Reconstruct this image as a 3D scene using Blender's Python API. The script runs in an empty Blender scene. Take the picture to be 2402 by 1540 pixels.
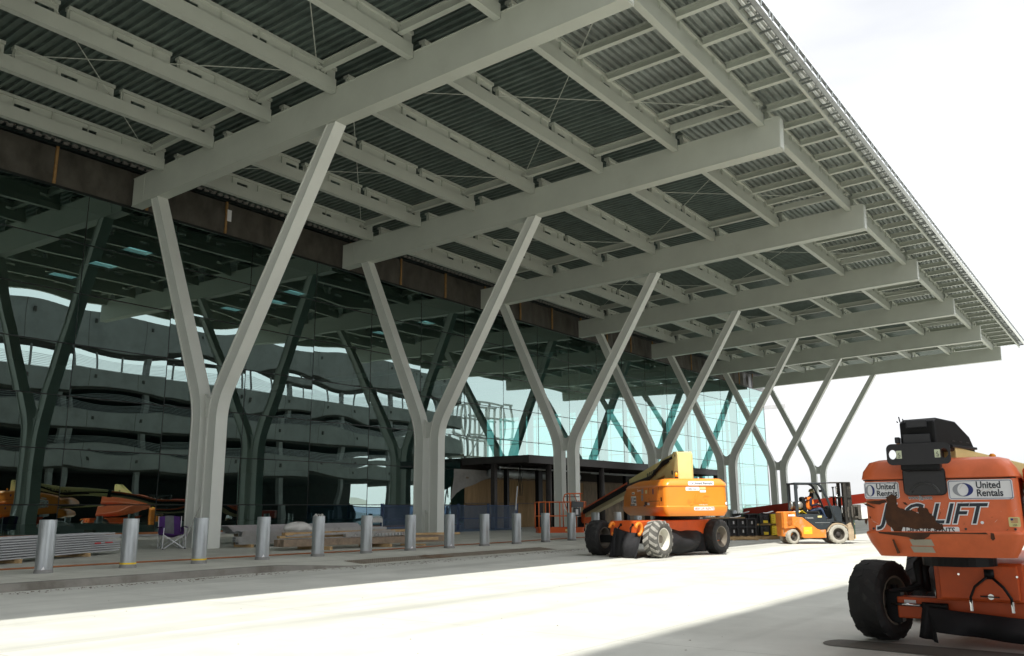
import bpy, bmesh, math, random
from mathutils import Vector, Matrix
R = math.radians
rnd = random.Random(7)
SC = bpy.context.scene
COL = SC.collection

# ------------------------------------------------------------------ materials
MATS = {}
def mat(name, col, rough=.6, metal=0.0, var=.12, scale=2.5, bump=0.0, bscale=30, spec=.4, stain=None, stain_scale=.6, stain_lo=.55, stain_hi=.7, stretch=None, coat=0.0):
    """Principled material: base colour broken up by two noises, optional stain colour in patches, bump."""
    if name in MATS: return MATS[name]
    m = bpy.data.materials.new(name); m.use_nodes = True
    nt = m.node_tree; N = nt.nodes; L = nt.links
    b = N['Principled BSDF']
    tc = N.new('ShaderNodeTexCoord')
    src = tc.outputs['Object']
    if stretch:
        mp = N.new('ShaderNodeMapping'); mp.inputs['Scale'].default_value = stretch
        L.new(src, mp.inputs['Vector']); src = mp.outputs['Vector']
    n1 = N.new('ShaderNodeTexNoise'); n1.inputs['Scale'].default_value = scale; n1.inputs['Detail'].default_value = 7; n1.inputs['Roughness'].default_value = .6
    L.new(src, n1.inputs['Vector'])
    rp = N.new('ShaderNodeMapRange'); rp.inputs['From Min'].default_value = .3; rp.inputs['From Max'].default_value = .7
    rp.inputs['To Min'].default_value = 1 - var; rp.inputs['To Max'].default_value = 1 + var * .7
    L.new(n1.outputs['Fac'], rp.inputs['Value'])
    mx = N.new('ShaderNodeMix'); mx.data_type = 'RGBA'; mx.blend_type = 'MULTIPLY'; mx.inputs[0].default_value = 1
    mx.inputs[6].default_value = (*col, 1)
    cmb = N.new('ShaderNodeCombineColor')
    for i in range(3): L.new(rp.outputs[0], cmb.inputs[i])
    L.new(cmb.outputs[0], mx.inputs[7])
    out = mx.outputs[2]
    if stain:
        n2 = N.new('ShaderNodeTexNoise'); n2.inputs['Scale'].default_value = stain_scale; n2.inputs['Detail'].default_value = 9; n2.inputs['Roughness'].default_value = .65
        L.new(src, n2.inputs['Vector'])
        r2 = N.new('ShaderNodeMapRange'); r2.inputs['From Min'].default_value = stain_lo; r2.inputs['From Max'].default_value = stain_hi
        L.new(n2.outputs['Fac'], r2.inputs['Value'])
        m2 = N.new('ShaderNodeMix'); m2.data_type = 'RGBA'
        L.new(r2.outputs[0], m2.inputs[0]); L.new(out, m2.inputs[6]); m2.inputs[7].default_value = (*stain, 1)
        out = m2.outputs[2]
    L.new(out, b.inputs['Base Color'])
    rr = N.new('ShaderNodeMapRange'); rr.inputs['To Min'].default_value = max(.02, rough - .1); rr.inputs['To Max'].default_value = min(1, rough + .1)
    L.new(n1.outputs['Fac'], rr.inputs['Value']); L.new(rr.outputs[0], b.inputs['Roughness'])
    b.inputs['Metallic'].default_value = metal
    b.inputs['Specular IOR Level'].default_value = spec
    if coat: b.inputs['Coat Weight'].default_value = coat; b.inputs['Coat Roughness'].default_value = .15
    if bump:
        n3 = N.new('ShaderNodeTexNoise'); n3.inputs['Scale'].default_value = bscale; n3.inputs['Detail'].default_value = 5
        L.new(src, n3.inputs['Vector'])
        bp = N.new('ShaderNodeBump'); bp.inputs['Strength'].default_value = bump; bp.inputs['Distance'].default_value = .02
        L.new(n3.outputs['Fac'], bp.inputs['Height']); L.new(bp.outputs[0], b.inputs['Normal'])
    MATS[name] = m
    return m

# ------------------------------------------------------------------ mesh builder
class MB:
    def __init__(s): s.v = []; s.f = []; s.mi = []; s.M = Matrix(); s.k = 0
    def _a(s, vs, fs):
        o = len(s.v); s.v += [s.M @ Vector(p) for p in vs]
        s.f += [[o + i for i in f] for f in fs]; s.mi += [s.k] * len(fs); return s
    def box(s, x0, x1, y0, y1, z0, z1):
        return s._a([(x0,y0,z0),(x1,y0,z0),(x1,y1,z0),(x0,y1,z0),(x0,y0,z1),(x1,y0,z1),(x1,y1,z1),(x0,y1,z1)],
                    [(3,2,1,0),(4,5,6,7),(0,1,5,4),(1,2,6,5),(2,3,7,6),(3,0,4,7)])
    def bar(s, p, q, w, h, up=(0,0,1), off=(0,0)):
        p, q = Vector(p), Vector(q); d = (q - p).normalized(); u = Vector(up)
        x = d.cross(u)
        if x.length < 1e-5: x = d.cross(Vector((1,0,0)))
        x.normalize(); u = x.cross(d)
        vs = []
        for c in (p, q):
            for a, b in ((-1,-1),(1,-1),(1,1),(-1,1)):
                vs.append(c + x*(a*w/2 + off[0]) + u*(b*h/2 + off[1]))
        return s._a(vs, [(3,2,1,0),(4,5,6,7),(0,1,5,4),(1,2,6,5),(2,3,7,6),(3,0,4,7)])
    def tube(s, pts, r, n=8, caps=True, closed=False):
        pts = [Vector(p) for p in pts]; m = len(pts); rs = r if isinstance(r, (list, tuple)) else [r]*m
        vs = []; prev = None
        for i, p in enumerate(pts):
            if closed: d = pts[(i+1) % m] - pts[i-1]
            else: d = pts[min(i+1, m-1)] - pts[max(i-1, 0)]
            d.normalize()
            if prev is None:
                u = d.cross(Vector((0,0,1)))
                if u.length < 1e-3: u = d.cross(Vector((1,0,0)))
            else: u = prev - d * prev.dot(d)
            u.normalize(); prev = u; w = d.cross(u)
            for k in range(n):
                a = 2*math.pi*k/n; vs.append(p + (u*math.cos(a) + w*math.sin(a))*rs[i])
        fs = []
        for i in range(m if closed else m-1):
            j = (i+1) % m
            for k in range(n): fs.append((i*n+k, i*n+(k+1)%n, j*n+(k+1)%n, j*n+k))
        if caps and not closed: fs.append(list(range(n))[::-1]); fs.append([(m-1)*n+k for k in range(n)])
        return s._a(vs, fs)
    def lathe(s, prof, o=(0,0,0), axis='z', n=24, caps=True):
        """prof: list of (radius, height) along the axis."""
        vs = []
        for r, h in prof:
            for k in range(n):
                a = 2*math.pi*k/n; c, d = r*math.cos(a), r*math.sin(a)
                p = {'z': (c, d, h), 'x': (h, c, d), 'y': (d, h, c)}[axis]
                vs.append((p[0]+o[0], p[1]+o[1], p[2]+o[2]))
        m = len(prof); fs = []
        for i in range(m-1):
            for k in range(n): fs.append((i*n+k, i*n+(k+1)%n, (i+1)*n+(k+1)%n, (i+1)*n+k))
        if caps:
            if prof[0][0] > 1e-4: fs.append(list(range(n))[::-1])
            if prof[-1][0] > 1e-4: fs.append([(m-1)*n+k for k in range(n)])
        return s._a(vs, fs)
    def prism(s, poly, t0, t1, plane='xz'):
        """2-D polygon extruded: 'xz' along y, 'yz' along x, 'xy' along z."""
        f = {'xz': lambda a, b, t: (a, t, b), 'yz': lambda a, b, t: (t, a, b), 'xy': lambda a, b, t: (a, b, t)}[plane]
        n = len(poly); vs = [f(a, b, t0) for a, b in poly] + [f(a, b, t1) for a, b in poly]
        return s._a(vs, [list(range(n))[::-1], list(range(n, 2*n))] + [(i, (i+1) % n, n+(i+1) % n, n+i) for i in range(n)])
    def loft(s, loops, caps=True):
        n = len(loops[0]); vs = [p for l in loops for p in l]; fs = []
        for i in range(len(loops)-1):
            for k in range(n): fs.append((i*n+k, i*n+(k+1)%n, (i+1)*n+(k+1)%n, (i+1)*n+k))
        if caps: fs.append(list(range(n))[::-1]); fs.append([(len(loops)-1)*n+k for k in range(n)])
        return s._a(vs, fs)
    def grid(s, fn, nu, nv):
        vs = [fn(i/nu, j/nv) for j in range(nv+1) for i in range(nu+1)]
        return s._a(vs, [(j*(nu+1)+i, j*(nu+1)+i+1, (j+1)*(nu+1)+i+1, (j+1)*(nu+1)+i) for j in range(nv) for i in range(nu)])
    def poly(s, pts): return s._a(pts, [list(range(len(pts)))])
    def build(s, name, m, parent=None, bevel=0, smooth=False, local=True, seg=2, angle=35, flip=True, solid=0, sub=0):
        me = bpy.data.meshes.new(name)
        vs = s.v
        if parent is not None and not local:
            inv = world_of(parent).inverted(); vs = [inv @ p for p in vs]
        me.from_pydata([tuple(p) for p in vs], [], s.f)
        ms = m if isinstance(m, (list, tuple)) else [m]
        for x in ms: me.materials.append(x)
        if len(ms) > 1: me.polygons.foreach_set('material_index', s.mi)
        if flip:
            bm = bmesh.new(); bm.from_mesh(me); bmesh.ops.recalc_face_normals(bm, faces=bm.faces); bm.to_mesh(me); bm.free()
        if smooth: me.shade_smooth()
        me.update()
        o = bpy.data.objects.new(name, me); COL.objects.link(o)
        if parent is not None: o.parent = parent
        if solid:
            d = o.modifiers.new('solid', 'SOLIDIFY'); d.thickness = solid; d.offset = 0
        if sub:
            d = o.modifiers.new('sub', 'SUBSURF'); d.levels = sub; d.render_levels = sub
        if bevel:
            d = o.modifiers.new('bevel', 'BEVEL'); d.width = bevel; d.segments = seg; d.limit_method = 'ANGLE'; d.angle_limit = R(angle); d.harden_normals = False
        return o
def world_of(o):
    m = Matrix.LocRotScale(o.location, o.rotation_euler, o.scale)
    return world_of(o.parent) @ m if o.parent else m
def tag(o, label, cat, group=None, kind=None):
    o['label'] = label; o['category'] = cat
    if group: o['group'] = group
    o['kind'] = kind or 'thing'
    return o
def thing(name, label, cat, loc=(0,0,0), rz=0, group=None):
    o = bpy.data.objects.new(name, None); o.empty_display_size = .2; COL.objects.link(o)
    o.location = loc; o.rotation_euler = (0, 0, rz)
    return tag(o, label, cat, group)
def struct(o): o['kind'] = 'structure'; return o
def smooth_by_angle(o, deg=40):
    me = o.data; me.shade_smooth()
    bm = bmesh.new(); bm.from_mesh(me)
    for e in bm.edges:
        if len(e.link_faces) == 2 and e.calc_face_angle(0) > R(deg): e.smooth = False
    bm.to_mesh(me); bm.free(); return o
def copy_thing(src, loc=None, rz=None):
    c = src.copy(); COL.objects.link(c)
    if loc is not None: c.location = loc
    if rz is not None: c.rotation_euler = (0, 0, rz)
    def kids(a, b):
        for ch in list(a.children):
            d = ch.copy(); COL.objects.link(d); d.parent = b; kids(ch, d)
    kids(src, c); return c
def text(name, body, size, m, parent, loc, face='-y', shear=0, bold=0.0, ext=.002, align='LEFT', sx=1.0, rot=0):
    """Lettering as a mesh lying on a face that looks along face (local axes of parent)."""
    cu = bpy.data.curves.new(name, 'FONT'); cu.body = body; cu.size = size; cu.shear = shear; cu.offset = bold*size; cu.extrude = ext; cu.align_x = align
    cu.resolution_u = 3
    t = bpy.data.objects.new(name + '_tmp', cu)
    me = bpy.data.meshes.new_from_object(t); bpy.data.objects.remove(t)
    me.materials.clear(); me.materials.append(m); me.name = name
    o = bpy.data.objects.new(name, me); COL.objects.link(o)
    if parent is not None: o.parent = parent
    rz = {'-y': 0, '+x': 90, '+y': 180, '-x': -90}[face] if isinstance(face, str) else face
    o.rotation_euler = (Matrix.Rotation(R(rz), 3, 'Z') @ Matrix.Rotation(R(90), 3, 'X') @ Matrix.Rotation(R(rot), 3, 'Z')).to_euler()
    o.location = loc; o.scale = (sx, 1, 1)
    return o
def rrect(w, h, r, n=4, cx=0, cy=0):
    pts = []
    for (sx, sy, a0) in ((1,1,0),(-1,1,90),(-1,-1,180),(1,-1,270)):
        for k in range(n+1):
            a = R(a0 + 90*k/n); pts.append((cx + sx*(w/2-r) + r*math.cos(a), cy + sy*(h/2-r) + r*math.sin(a)))
    return pts

# ------------------------------------------------------------------ palette
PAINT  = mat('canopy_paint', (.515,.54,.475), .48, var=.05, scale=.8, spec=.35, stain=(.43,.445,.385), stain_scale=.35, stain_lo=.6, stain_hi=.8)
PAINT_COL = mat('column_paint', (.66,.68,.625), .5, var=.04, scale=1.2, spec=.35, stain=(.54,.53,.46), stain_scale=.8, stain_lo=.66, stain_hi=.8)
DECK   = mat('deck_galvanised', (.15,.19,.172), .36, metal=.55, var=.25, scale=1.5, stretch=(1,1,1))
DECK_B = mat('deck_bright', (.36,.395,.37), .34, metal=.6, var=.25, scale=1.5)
GALV   = mat('galvanised_steel', (.36,.385,.385), .42, metal=.55, var=.18, scale=5, bump=.05, stain=(.33,.35,.37), stain_scale=3, stain_lo=.5, stain_hi=.7, stretch=(1,1,.35))
GALV_L = mat('light_gauge_zinc', (.62,.64,.64), .3, metal=.8, var=.12, scale=4)
ALU    = mat('aluminium_mill', (.58,.59,.6), .34, metal=.75, var=.1, scale=3)
STEEL_D= mat('dark_primed_steel', (.052,.046,.043), .55, var=.2, scale=2, spec=.3)
BLACK  = mat('black_plastic', (.009,.0095,.010), .5, var=.2, scale=4, spec=.22)
BLACK_G= mat('black_gloss', (.008,.008,.009), .2, var=.2, scale=4)
RUBBER = mat('tyre_rubber', (.018,.018,.018), .75, var=.35, scale=6, bump=.15, bscale=25, stain=(.06,.058,.052), stain_scale=4, stain_lo=.55, stain_hi=.8)
RUBBER_D=mat('dusty_rubber', (.40,.385,.33), .9, var=.2, scale=7, bump=.1)
ORANGE = mat('orange_paint', (.80,.25,.022), .36, var=.06, scale=2, coat=.25, stain=(.62,.17,.02), stain_scale=2.2, stain_lo=.62, stain_hi=.8)
ORANGE_R=mat('weathered_orange_paint', (.69,.145,.045), .42, var=.12, scale=3, coat=.12, stain=(.58,.12,.035), stain_scale=2.5, stain_lo=.5, stain_hi=.7, bump=.03, bscale=60)
RED_O  = mat('chassis_red_orange', (.62,.10,.018), .45, var=.14, scale=3, stain=(.34,.07,.02), stain_scale=3, stain_lo=.6, stain_hi=.75)
CREAM  = mat('cream_boom_paint', (.72,.62,.27), .42, var=.08, scale=2, stain=(.56,.47,.2), stain_scale=2, stain_lo=.6, stain_hi=.8)
RUST   = mat('rust_scrape', (.075,.03,.012), .8, var=.4, scale=9, bump=.2, bscale=40)
WHITE  = mat('white_decal', (.80,.80,.80), .4, var=.04, scale=4)
NAVY   = mat('navy_decal', (.012,.025,.16), .4, var=.05)
GREY   = mat('grey_decal', (.32,.33,.35), .45, var=.05)
INK    = mat('ink_decal', (.018,.025,.035), .45, var=.05)
YEL    = mat('yellow_decal', (.78,.55,.03), .5, var=.1)
WOOD   = mat('sawn_timber', (.50,.34,.17), .75, var=.25, scale=6, stretch=(1,1,1), bump=.1, bscale=30)
WOOD_G = mat('weathered_timber', (.25,.19,.135), .85, var=.3, scale=5, bump=.1)
PLY    = mat('plywood', (.36,.235,.11), .75, var=.3, scale=3, stretch=(2,2,.25))
CHROME = mat('bright_rod', (.7,.7,.7), .15, metal=1, var=.05)
CLOTH_K= mat('black_cloth', (.012,.012,.014), .8, var=.3, scale=5, bump=.3, bscale=12)
POLY   = mat('clear_poly_sheet', (.55,.54,.5), .35, var=.15, scale=5, spec=.6)
# ------------------------------------------------------------------ camera, light, sky
cam = bpy.data.cameras.new('camera'); CAM = bpy.data.objects.new('camera', cam); COL.objects.link(CAM)
_r = Vector((.8064099, .59131865, -.0067323)); _u = Vector((.1280056, -.16343022, .97821528)); _d = Vector((-.57733668, .78970426, .20748385))
CAM.matrix_world = Matrix(((_r.x, _u.x, -_d.x, 0), (_r.y, _u.y, -_d.y, 0), (_r.z, _u.z, -_d.z, 1.5), (0, 0, 0, 1)))
cam.sensor_width = 36; cam.lens = 2004.065/2402*36; cam.clip_start = .1; cam.clip_end = 5000
SC.camera = CAM

SUN = Vector((.30, -.60, 1.0)).normalized()          # towards the sun
sun = bpy.data.lights.new('sun', 'SUN'); sun.energy = 2.8; sun.angle = R(.53); sun.color = (1, .965, .90)
so = bpy.data.objects.new('sun', sun); COL.objects.link(so); so.location = (10, -20, 40)
so.rotation_euler = SUN.to_track_quat('Z', 'Y').to_euler()
w = bpy.data.worlds.new('World'); SC.world = w; w.use_nodes = True
nt = w.node_tree; N = nt.nodes; L = nt.links
bg = N['Background']; sky = N.new('ShaderNodeTexSky'); sky.sky_type = 'NISHITA'; sky.sun_disc = False
sky.sun_elevation = math.asin(SUN.z); sky.sun_rotation = math.atan2(SUN.x, SUN.y); sky.altitude = 300; sky.dust_density = 2.5; sky.air_density = 1.0
tc = N.new('ShaderNodeTexCoord'); mp = N.new('ShaderNodeMapping'); mp.inputs['Scale'].default_value = (1, 1, 3.2)
nz = N.new('ShaderNodeTexNoise'); nz.inputs['Scale'].default_value = 2.2; nz.inputs['Detail'].default_value = 6; nz.inputs['Roughness'].default_value = .5
L.new(tc.outputs['Generated'], mp.inputs['Vector']); L.new(mp.outputs[0], nz.inputs['Vector'])
mr = N.new('ShaderNodeMapRange'); mr.inputs['From Min'].default_value = .34; mr.inputs['From Max'].default_value = .56; mr.inputs['To Min'].default_value = .72; mr.inputs['To Max'].default_value = .97
L.new(nz.outputs['Fac'], mr.inputs['Value'])
mx = N.new('ShaderNodeMix'); mx.data_type = 'RGBA'
L.new(mr.outputs[0], mx.inputs[0]); L.new(sky.outputs[0], mx.inputs[6]); mx.inputs[7].default_value = (9.0, 9.1, 9.3, 1)
sx = N.new('ShaderNodeSeparateXYZ'); L.new(tc.outputs['Generated'], sx.inputs[0])
gr = N.new('ShaderNodeMapRange'); gr.interpolation_type = 'SMOOTHSTEP'; gr.inputs['From Min'].default_value = -.02; gr.inputs['From Max'].default_value = .34; gr.inputs['To Min'].default_value = .48; gr.inputs['To Max'].default_value = 1.12
L.new(sx.outputs[0], gr.inputs['Value'])
gy = N.new('ShaderNodeMapRange'); gy.interpolation_type = 'SMOOTHSTEP'; gy.inputs['From Min'].default_value = -.55; gy.inputs['From Max'].default_value = .1; gy.inputs['To Min'].default_value = .60; gy.inputs['To Max'].default_value = 1.0
L.new(sx.outputs[1], gy.inputs['Value']); gm = N.new('ShaderNodeMath'); gm.operation = 'MULTIPLY'; L.new(gr.outputs[0], gm.inputs[0]); L.new(gy.outputs[0], gm.inputs[1])
dm_ = N.new('ShaderNodeMix'); dm_.data_type = 'RGBA'; dm_.blend_type = 'MULTIPLY'; dm_.inputs[0].default_value = 1; cb = N.new('ShaderNodeCombineColor')
for i in range(3): L.new(gm.outputs[0], cb.inputs[i])
L.new(mx.outputs[2], dm_.inputs[6]); L.new(cb.outputs[0], dm_.inputs[7])
L.new(dm_.outputs[2], bg.inputs['Color']); bg.inputs['Strength'].default_value = .12
SC.view_settings.view_transform = 'Standard'; SC.view_settings.look = 'None'; SC.view_settings.exposure = 1.1; SC.view_settings.gamma = 1
SC.cycles.max_bounces = 10; SC.cycles.transparent_max_bounces = 16; SC.cycles.glossy_bounces = 6

# ------------------------------------------------------------------ ground
def paving(name, col, dirt, joint, bw, bh, off=0, var=.12, track=None):
    m = mat(name, col, .82, var=var, scale=.9, bump=.25, bscale=45, stain=dirt, stain_scale=.35, stain_lo=.5, stain_hi=.72, spec=.25)
    nt = m.node_tree; N = nt.nodes; L = nt.links; b = N['Principled BSDF']
    src = b.inputs['Base Color'].links[0].from_socket
    tc = [n for n in N if n.type == 'TEX_COORD'][0]
    br = N.new('ShaderNodeTexBrick'); br.offset = off; br.inputs['Scale'].default_value = 1; br.inputs['Brick Width'].default_value = bw; br.inputs['Row Height'].default_value = bh
    br.inputs['Mortar Size'].default_value = .012; br.inputs['Mortar Smooth'].default_value = .3
    L.new(tc.outputs['Object'], br.inputs['Vector'])
    m2 = N.new('ShaderNodeMix'); m2.data_type = 'RGBA'; L.new(br.outputs['Fac'], m2.inputs[0]); L.new(src, m2.inputs[6]); m2.inputs[7].default_value = (*joint, 1)
    out = m2.outputs[2]
    # fine dark speckle: grit, oil drips
    vo = N.new('ShaderNodeTexNoise'); vo.inputs['Scale'].default_value = 3.1; vo.inputs['Detail'].default_value = 12; vo.inputs['Roughness'].default_value = .8
    L.new(tc.outputs['Object'], vo.inputs['Vector'])
    rg = N.new('ShaderNodeMapRange'); rg.inputs['From Min'].default_value = .66; rg.inputs['From Max'].default_value = .74; rg.inputs['To Max'].default_value = .55
    L.new(vo.outputs['Fac'], rg.inputs['Value'])
    m3 = N.new('ShaderNodeMix'); m3.data_type = 'RGBA'; L.new(rg.outputs[0], m3.inputs[0]); L.new(out, m3.inputs[6]); m3.inputs[7].default_value = (*[c*.35 for c in dirt], 1)
    out = m3.outputs[2]
    if track:   # tyre tracks: long streaks along the carriageway
        mp = N.new('ShaderNodeMapping'); mp.inputs['Scale'].default_value = track; mp.inputs['Rotation'].default_value = (0, 0, R(12))
        L.new(tc.outputs['Object'], mp.inputs['Vector'])
        n4 = N.new('ShaderNodeTexNoise'); n4.inputs['Scale'].default_value = 1; n4.inputs['Detail'].default_value = 5; L.new(mp.outputs[0], n4.inputs['Vector'])
        r4 = N.new('ShaderNodeMapRange'); r4.inputs['From Min'].default_value = .52; r4.inputs['From Max'].default_value = .72; r4.inputs['To Max'].default_value = .8; L.new(n4.outputs['Fac'], r4.inputs['Value'])
        m4 = N.new('ShaderNodeMix'); m4.data_type = 'RGBA'; L.new(r4.outputs[0], m4.inputs[0]); L.new(out, m4.inputs[6]); m4.inputs[7].default_value = (*[c*.78 for c in dirt], 1); out = m4.outputs[2]
    L.new(out, b.inputs['Base Color']); return m
ROADM = paving('road_concrete', (.54,.545,.495), (.44,.445,.40), (.38,.38,.34), 5.2, 4.6, track=(.9, .06, 1))
WALKM = paving('walk_concrete', (.53,.53,.465), (.43,.43,.375), (.2,.19,.17), 2.4, 3.0)
struct(MB().grid(lambda a, b: (-1500 + 3000*a, -1500 + 3000*b, 0), 12, 12).build('road', ROADM))
def walk_z(x, y):
    h = .15 if y < 14.6 else .15 - .145*min(1, (y-14.6)/2.4)
    h *= 1
    if x > -19.9: t = min(1, (x+19.9)/1.75); return .15 + (h - .15)*t
    return .15 + .02*max(0, -29-x)
def kerb_x(y): return -18.02 + (.28*min(1, max(0, (y-13.8))/3))
ys = [-60 + 5*i for i in range(14)] + [10 + .4*i for i in range(30)] + [24 + 4*i for i in range(22)]
def wfn(a, b):
    y = ys[min(len(ys)-1, round(b*(len(ys)-1)))]
    xs = [-60, -36.6, -33, -29, -24, -19.9, -19.5, -19.1, -18.7, -18.35, kerb_x(y)]
    x = xs[round(a*(len(xs)-1))]; return (x, y, walk_z(x, y) + .005)
wk = MB().grid(wfn, 10, len(ys)-1)
struct(wk.build('sidewalk', WALKM))
KERBM = mat('kerb_concrete', (.21,.20,.175), .85, var=.2, scale=1.6, bump=.3, bscale=30, stain=(.13,.12,.10), stain_scale=1.1, stain_lo=.48, stain_hi=.66)
kb = MB()
for i in range(len(ys)-1):
    if ys[i] >= 17: break
    for y0, y1 in ((ys[i], ys[i+1]),):
        z0, z1 = walk_z(kerb_x(y0), y0), walk_z(kerb_x(y1), y1)
        x0, x1 = kerb_x(y0), kerb_x(y1)
        kb._a([(x0, y0, z0+.007), (x1, y1, z1+.007), (x1+.035, y1, z1-.02), (x0+.035, y0, z0-.02), (x1+.05, y1, -.02), (x0+.05, y0, -.02), (x0-.14, y0, z0+.009), (x1-.14, y1, z1+.009)],
              [(0,1,2,3), (3,2,4,5), (6,7,1,0)])
struct(kb.build('kerb', KERBM))
# damp tar coloured strip at the feet of the near lift
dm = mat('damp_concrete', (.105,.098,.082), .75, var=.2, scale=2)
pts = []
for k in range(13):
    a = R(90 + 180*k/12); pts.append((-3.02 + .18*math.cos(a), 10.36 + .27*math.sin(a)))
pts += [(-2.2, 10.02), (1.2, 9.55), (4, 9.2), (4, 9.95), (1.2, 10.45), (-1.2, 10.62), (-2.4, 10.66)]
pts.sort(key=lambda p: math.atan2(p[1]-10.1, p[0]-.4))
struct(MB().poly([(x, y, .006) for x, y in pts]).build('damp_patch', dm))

# ------------------------------------------------------------------ canopy steel
Y0, S, BW = 19.4766, 12.7511, .511
NB = 7
def zb(x): return 15.655 + .0248*(x + 10.2)          # underside of a main beam
def roofz(x): return zb(x) + 1.10                      # underside of the purlins
BEAM_LABEL = ['nearest the camera, cut by the top edge', 'second from the camera', 'third from the camera', 'fourth from the camera, mid row', 'fifth from the camera', 'sixth from the camera, one before the last', 'seventh and farthest, at the roof edge']
for k in range(-1, NB):
    y = Y0 + S*k
    lab = 'cream steel box beam of the canopy, ' + (BEAM_LABEL[k] if k >= 0 else 'left of the nearest one')
    t = thing('canopy_beam', lab, 'roof beam', (-10.2, y, zb(-10.2)), group='main box beams across the canopy')
    x0, x1 = -35.55, -10.2
    b = MB()
    b.prism([(x0, zb(x0)), (x1, zb(x1)), (x1+.045, zb(x1)+1.34), (x0, zb(x0)+1.34)], y + .012, y + BW - .012)
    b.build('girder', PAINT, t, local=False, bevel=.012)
    for z0 in (0, 1.31):
        MB().prism([(x0, zb(x0)+z0-.001), (x1+.004, zb(x1)+z0-.001), (x1+.004, zb(x1)+z0+.03), (x0, zb(x0)+z0+.03)], y - .018, y + BW + .018).build('flange', PAINT, t, local=False, bevel=.006, seg=1)
    MB().prism([(x1+.006, zb(x1)+.034), (x1+.03, zb(x1)+.034), (x1+.07, zb(x1)+1.305), (x1+.046, zb(x1)+1.305)], y + .03, y + BW - .03).build('end_plate', PAINT, t, local=False)
    if k >= 0:
        st = MB()
        for xs_ in (-34.7,): st.prism([(xs_, zb(xs_)+.03), (xs_+.05, zb(xs_)+.03), (xs_+.05, zb(xs_)+1.31), (xs_, zb(xs_)+1.31)], y - .006, y + .03)
        st.build('stiffener', PAINT, t, local=False)
COL_LABEL = ['nearest, beside the purple camp chair', 'second from the camera, behind the lumber pile', 'third from the camera, beside the orange basket', 'fourth from the camera, behind the yellow lift tower', 'fifth from the camera, right of the orange lift body', 'sixth from the camera, behind the forklift canopy', 'seventh and farthest, seen against the sky']
def leg_path(side):
    """centre line of one leg of the Y with a rounded knee, in x-z."""
    if side > 0: xb, xt, zt = -28.45, -22.43, zb(-22.3)
    else: xb, xt, zt = -29.46, -33.70, zb(-33.6)
    zk = 5.62
    d = Vector((xt - xb, zt - zk)).normalized(); kn = Vector((xb, zk)); tl = .8
    p0 = kn - Vector((0, 1))*tl; p1 = kn + d*tl
    pts = [Vector((xb, .1))]
    for i in range(9):
        q = i/8; pts.append(p0*(1-q)**2 + kn*2*q*(1-q) + p1*q*q)
    pts.append(Vector((xt, zt)) + d*.15)
    return pts
def ribbon(pts, hw):
    l, r = [], []
    for i, p in enumerate(pts):
        d = (pts[min(i+1, len(pts)-1)] - pts[max(i-1, 0)]).normalized(); n = Vector((-d.y, d.x)); l.append(p + n*hw); r.append(p - n*hw)
    return l, r
for k in range(-1, NB):
    y = Y0 + S*k
    lab = 'cream steel Y column, ' + (COL_LABEL[k] if k >= 0 else 'left of the nearest one, seen only in the glass')
    t = thing('y_column', lab, 'column', (-28.95, y + BW/2, .15), group='Y shaped columns under the canopy')
    for sd in (-1, 1):
        l, r = ribbon(leg_path(sd), .275)
        zt = zb(-22.3) if sd > 0 else zb(-33.6)
        poly = [(p.x, min(p.y, zb(p.x))) for p in l] + [(p.x, min(p.y, zb(p.x))) for p in reversed(r)]
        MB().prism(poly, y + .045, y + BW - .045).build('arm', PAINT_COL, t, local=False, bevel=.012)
        pl = MB()      # flange plates proud of the webs along both edges of the leg
        for e, sg in ((l, 1), (r, -1)):
            o = [Vector(p) for p in e]; inn, out = ribbon(o, .02)
            for i in range(len(o)-1):
                a, b_, c, d_ = inn[i], inn[i+1], out[i+1], out[i]
                pl._a([(q.x, yy, min(q.y, zb(q.x)-.002)) for yy in (y, y+BW) for q in (a, b_, c, d_)], [(0,1,2,3), (7,6,5,4), (0,4,5,1), (1,5,6,2), (2,6,7,3), (3,7,4,0)])
        pl.build('flange', PAINT_COL, t, local=False)
    wb = MB()
    arch = [(-28.95 + .24*math.cos(R(a)), 6.02 - .20*math.sin(R(a)) ) for a in range(0, 181, 20)]
    wb.prism([(-29.18, 5.05), (-28.72, 5.05), (-28.72, 5.62), (-28.62, 6.0)] + [(x, z) for x, z in arch[1:-1]] + [(-29.28, 6.0), (-29.18, 5.62)], y + .21, y + BW - .21)
    wb.build('web', PAINT_COL, t, local=False); wb = MB()
    lo = [(-29.19, .1), (-28.71, .1), (-28.71, 1.5)] + [(-28.95 + .15*math.cos(R(a)), 1.5 - .15*math.sin(R(a))) for a in range(0, 181, 20)] + [(-29.19, 1.5)]
    wb.prism(lo, y + .21, y + BW - .21)
    wb.build('web', PAINT_COL, t, local=False)

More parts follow.
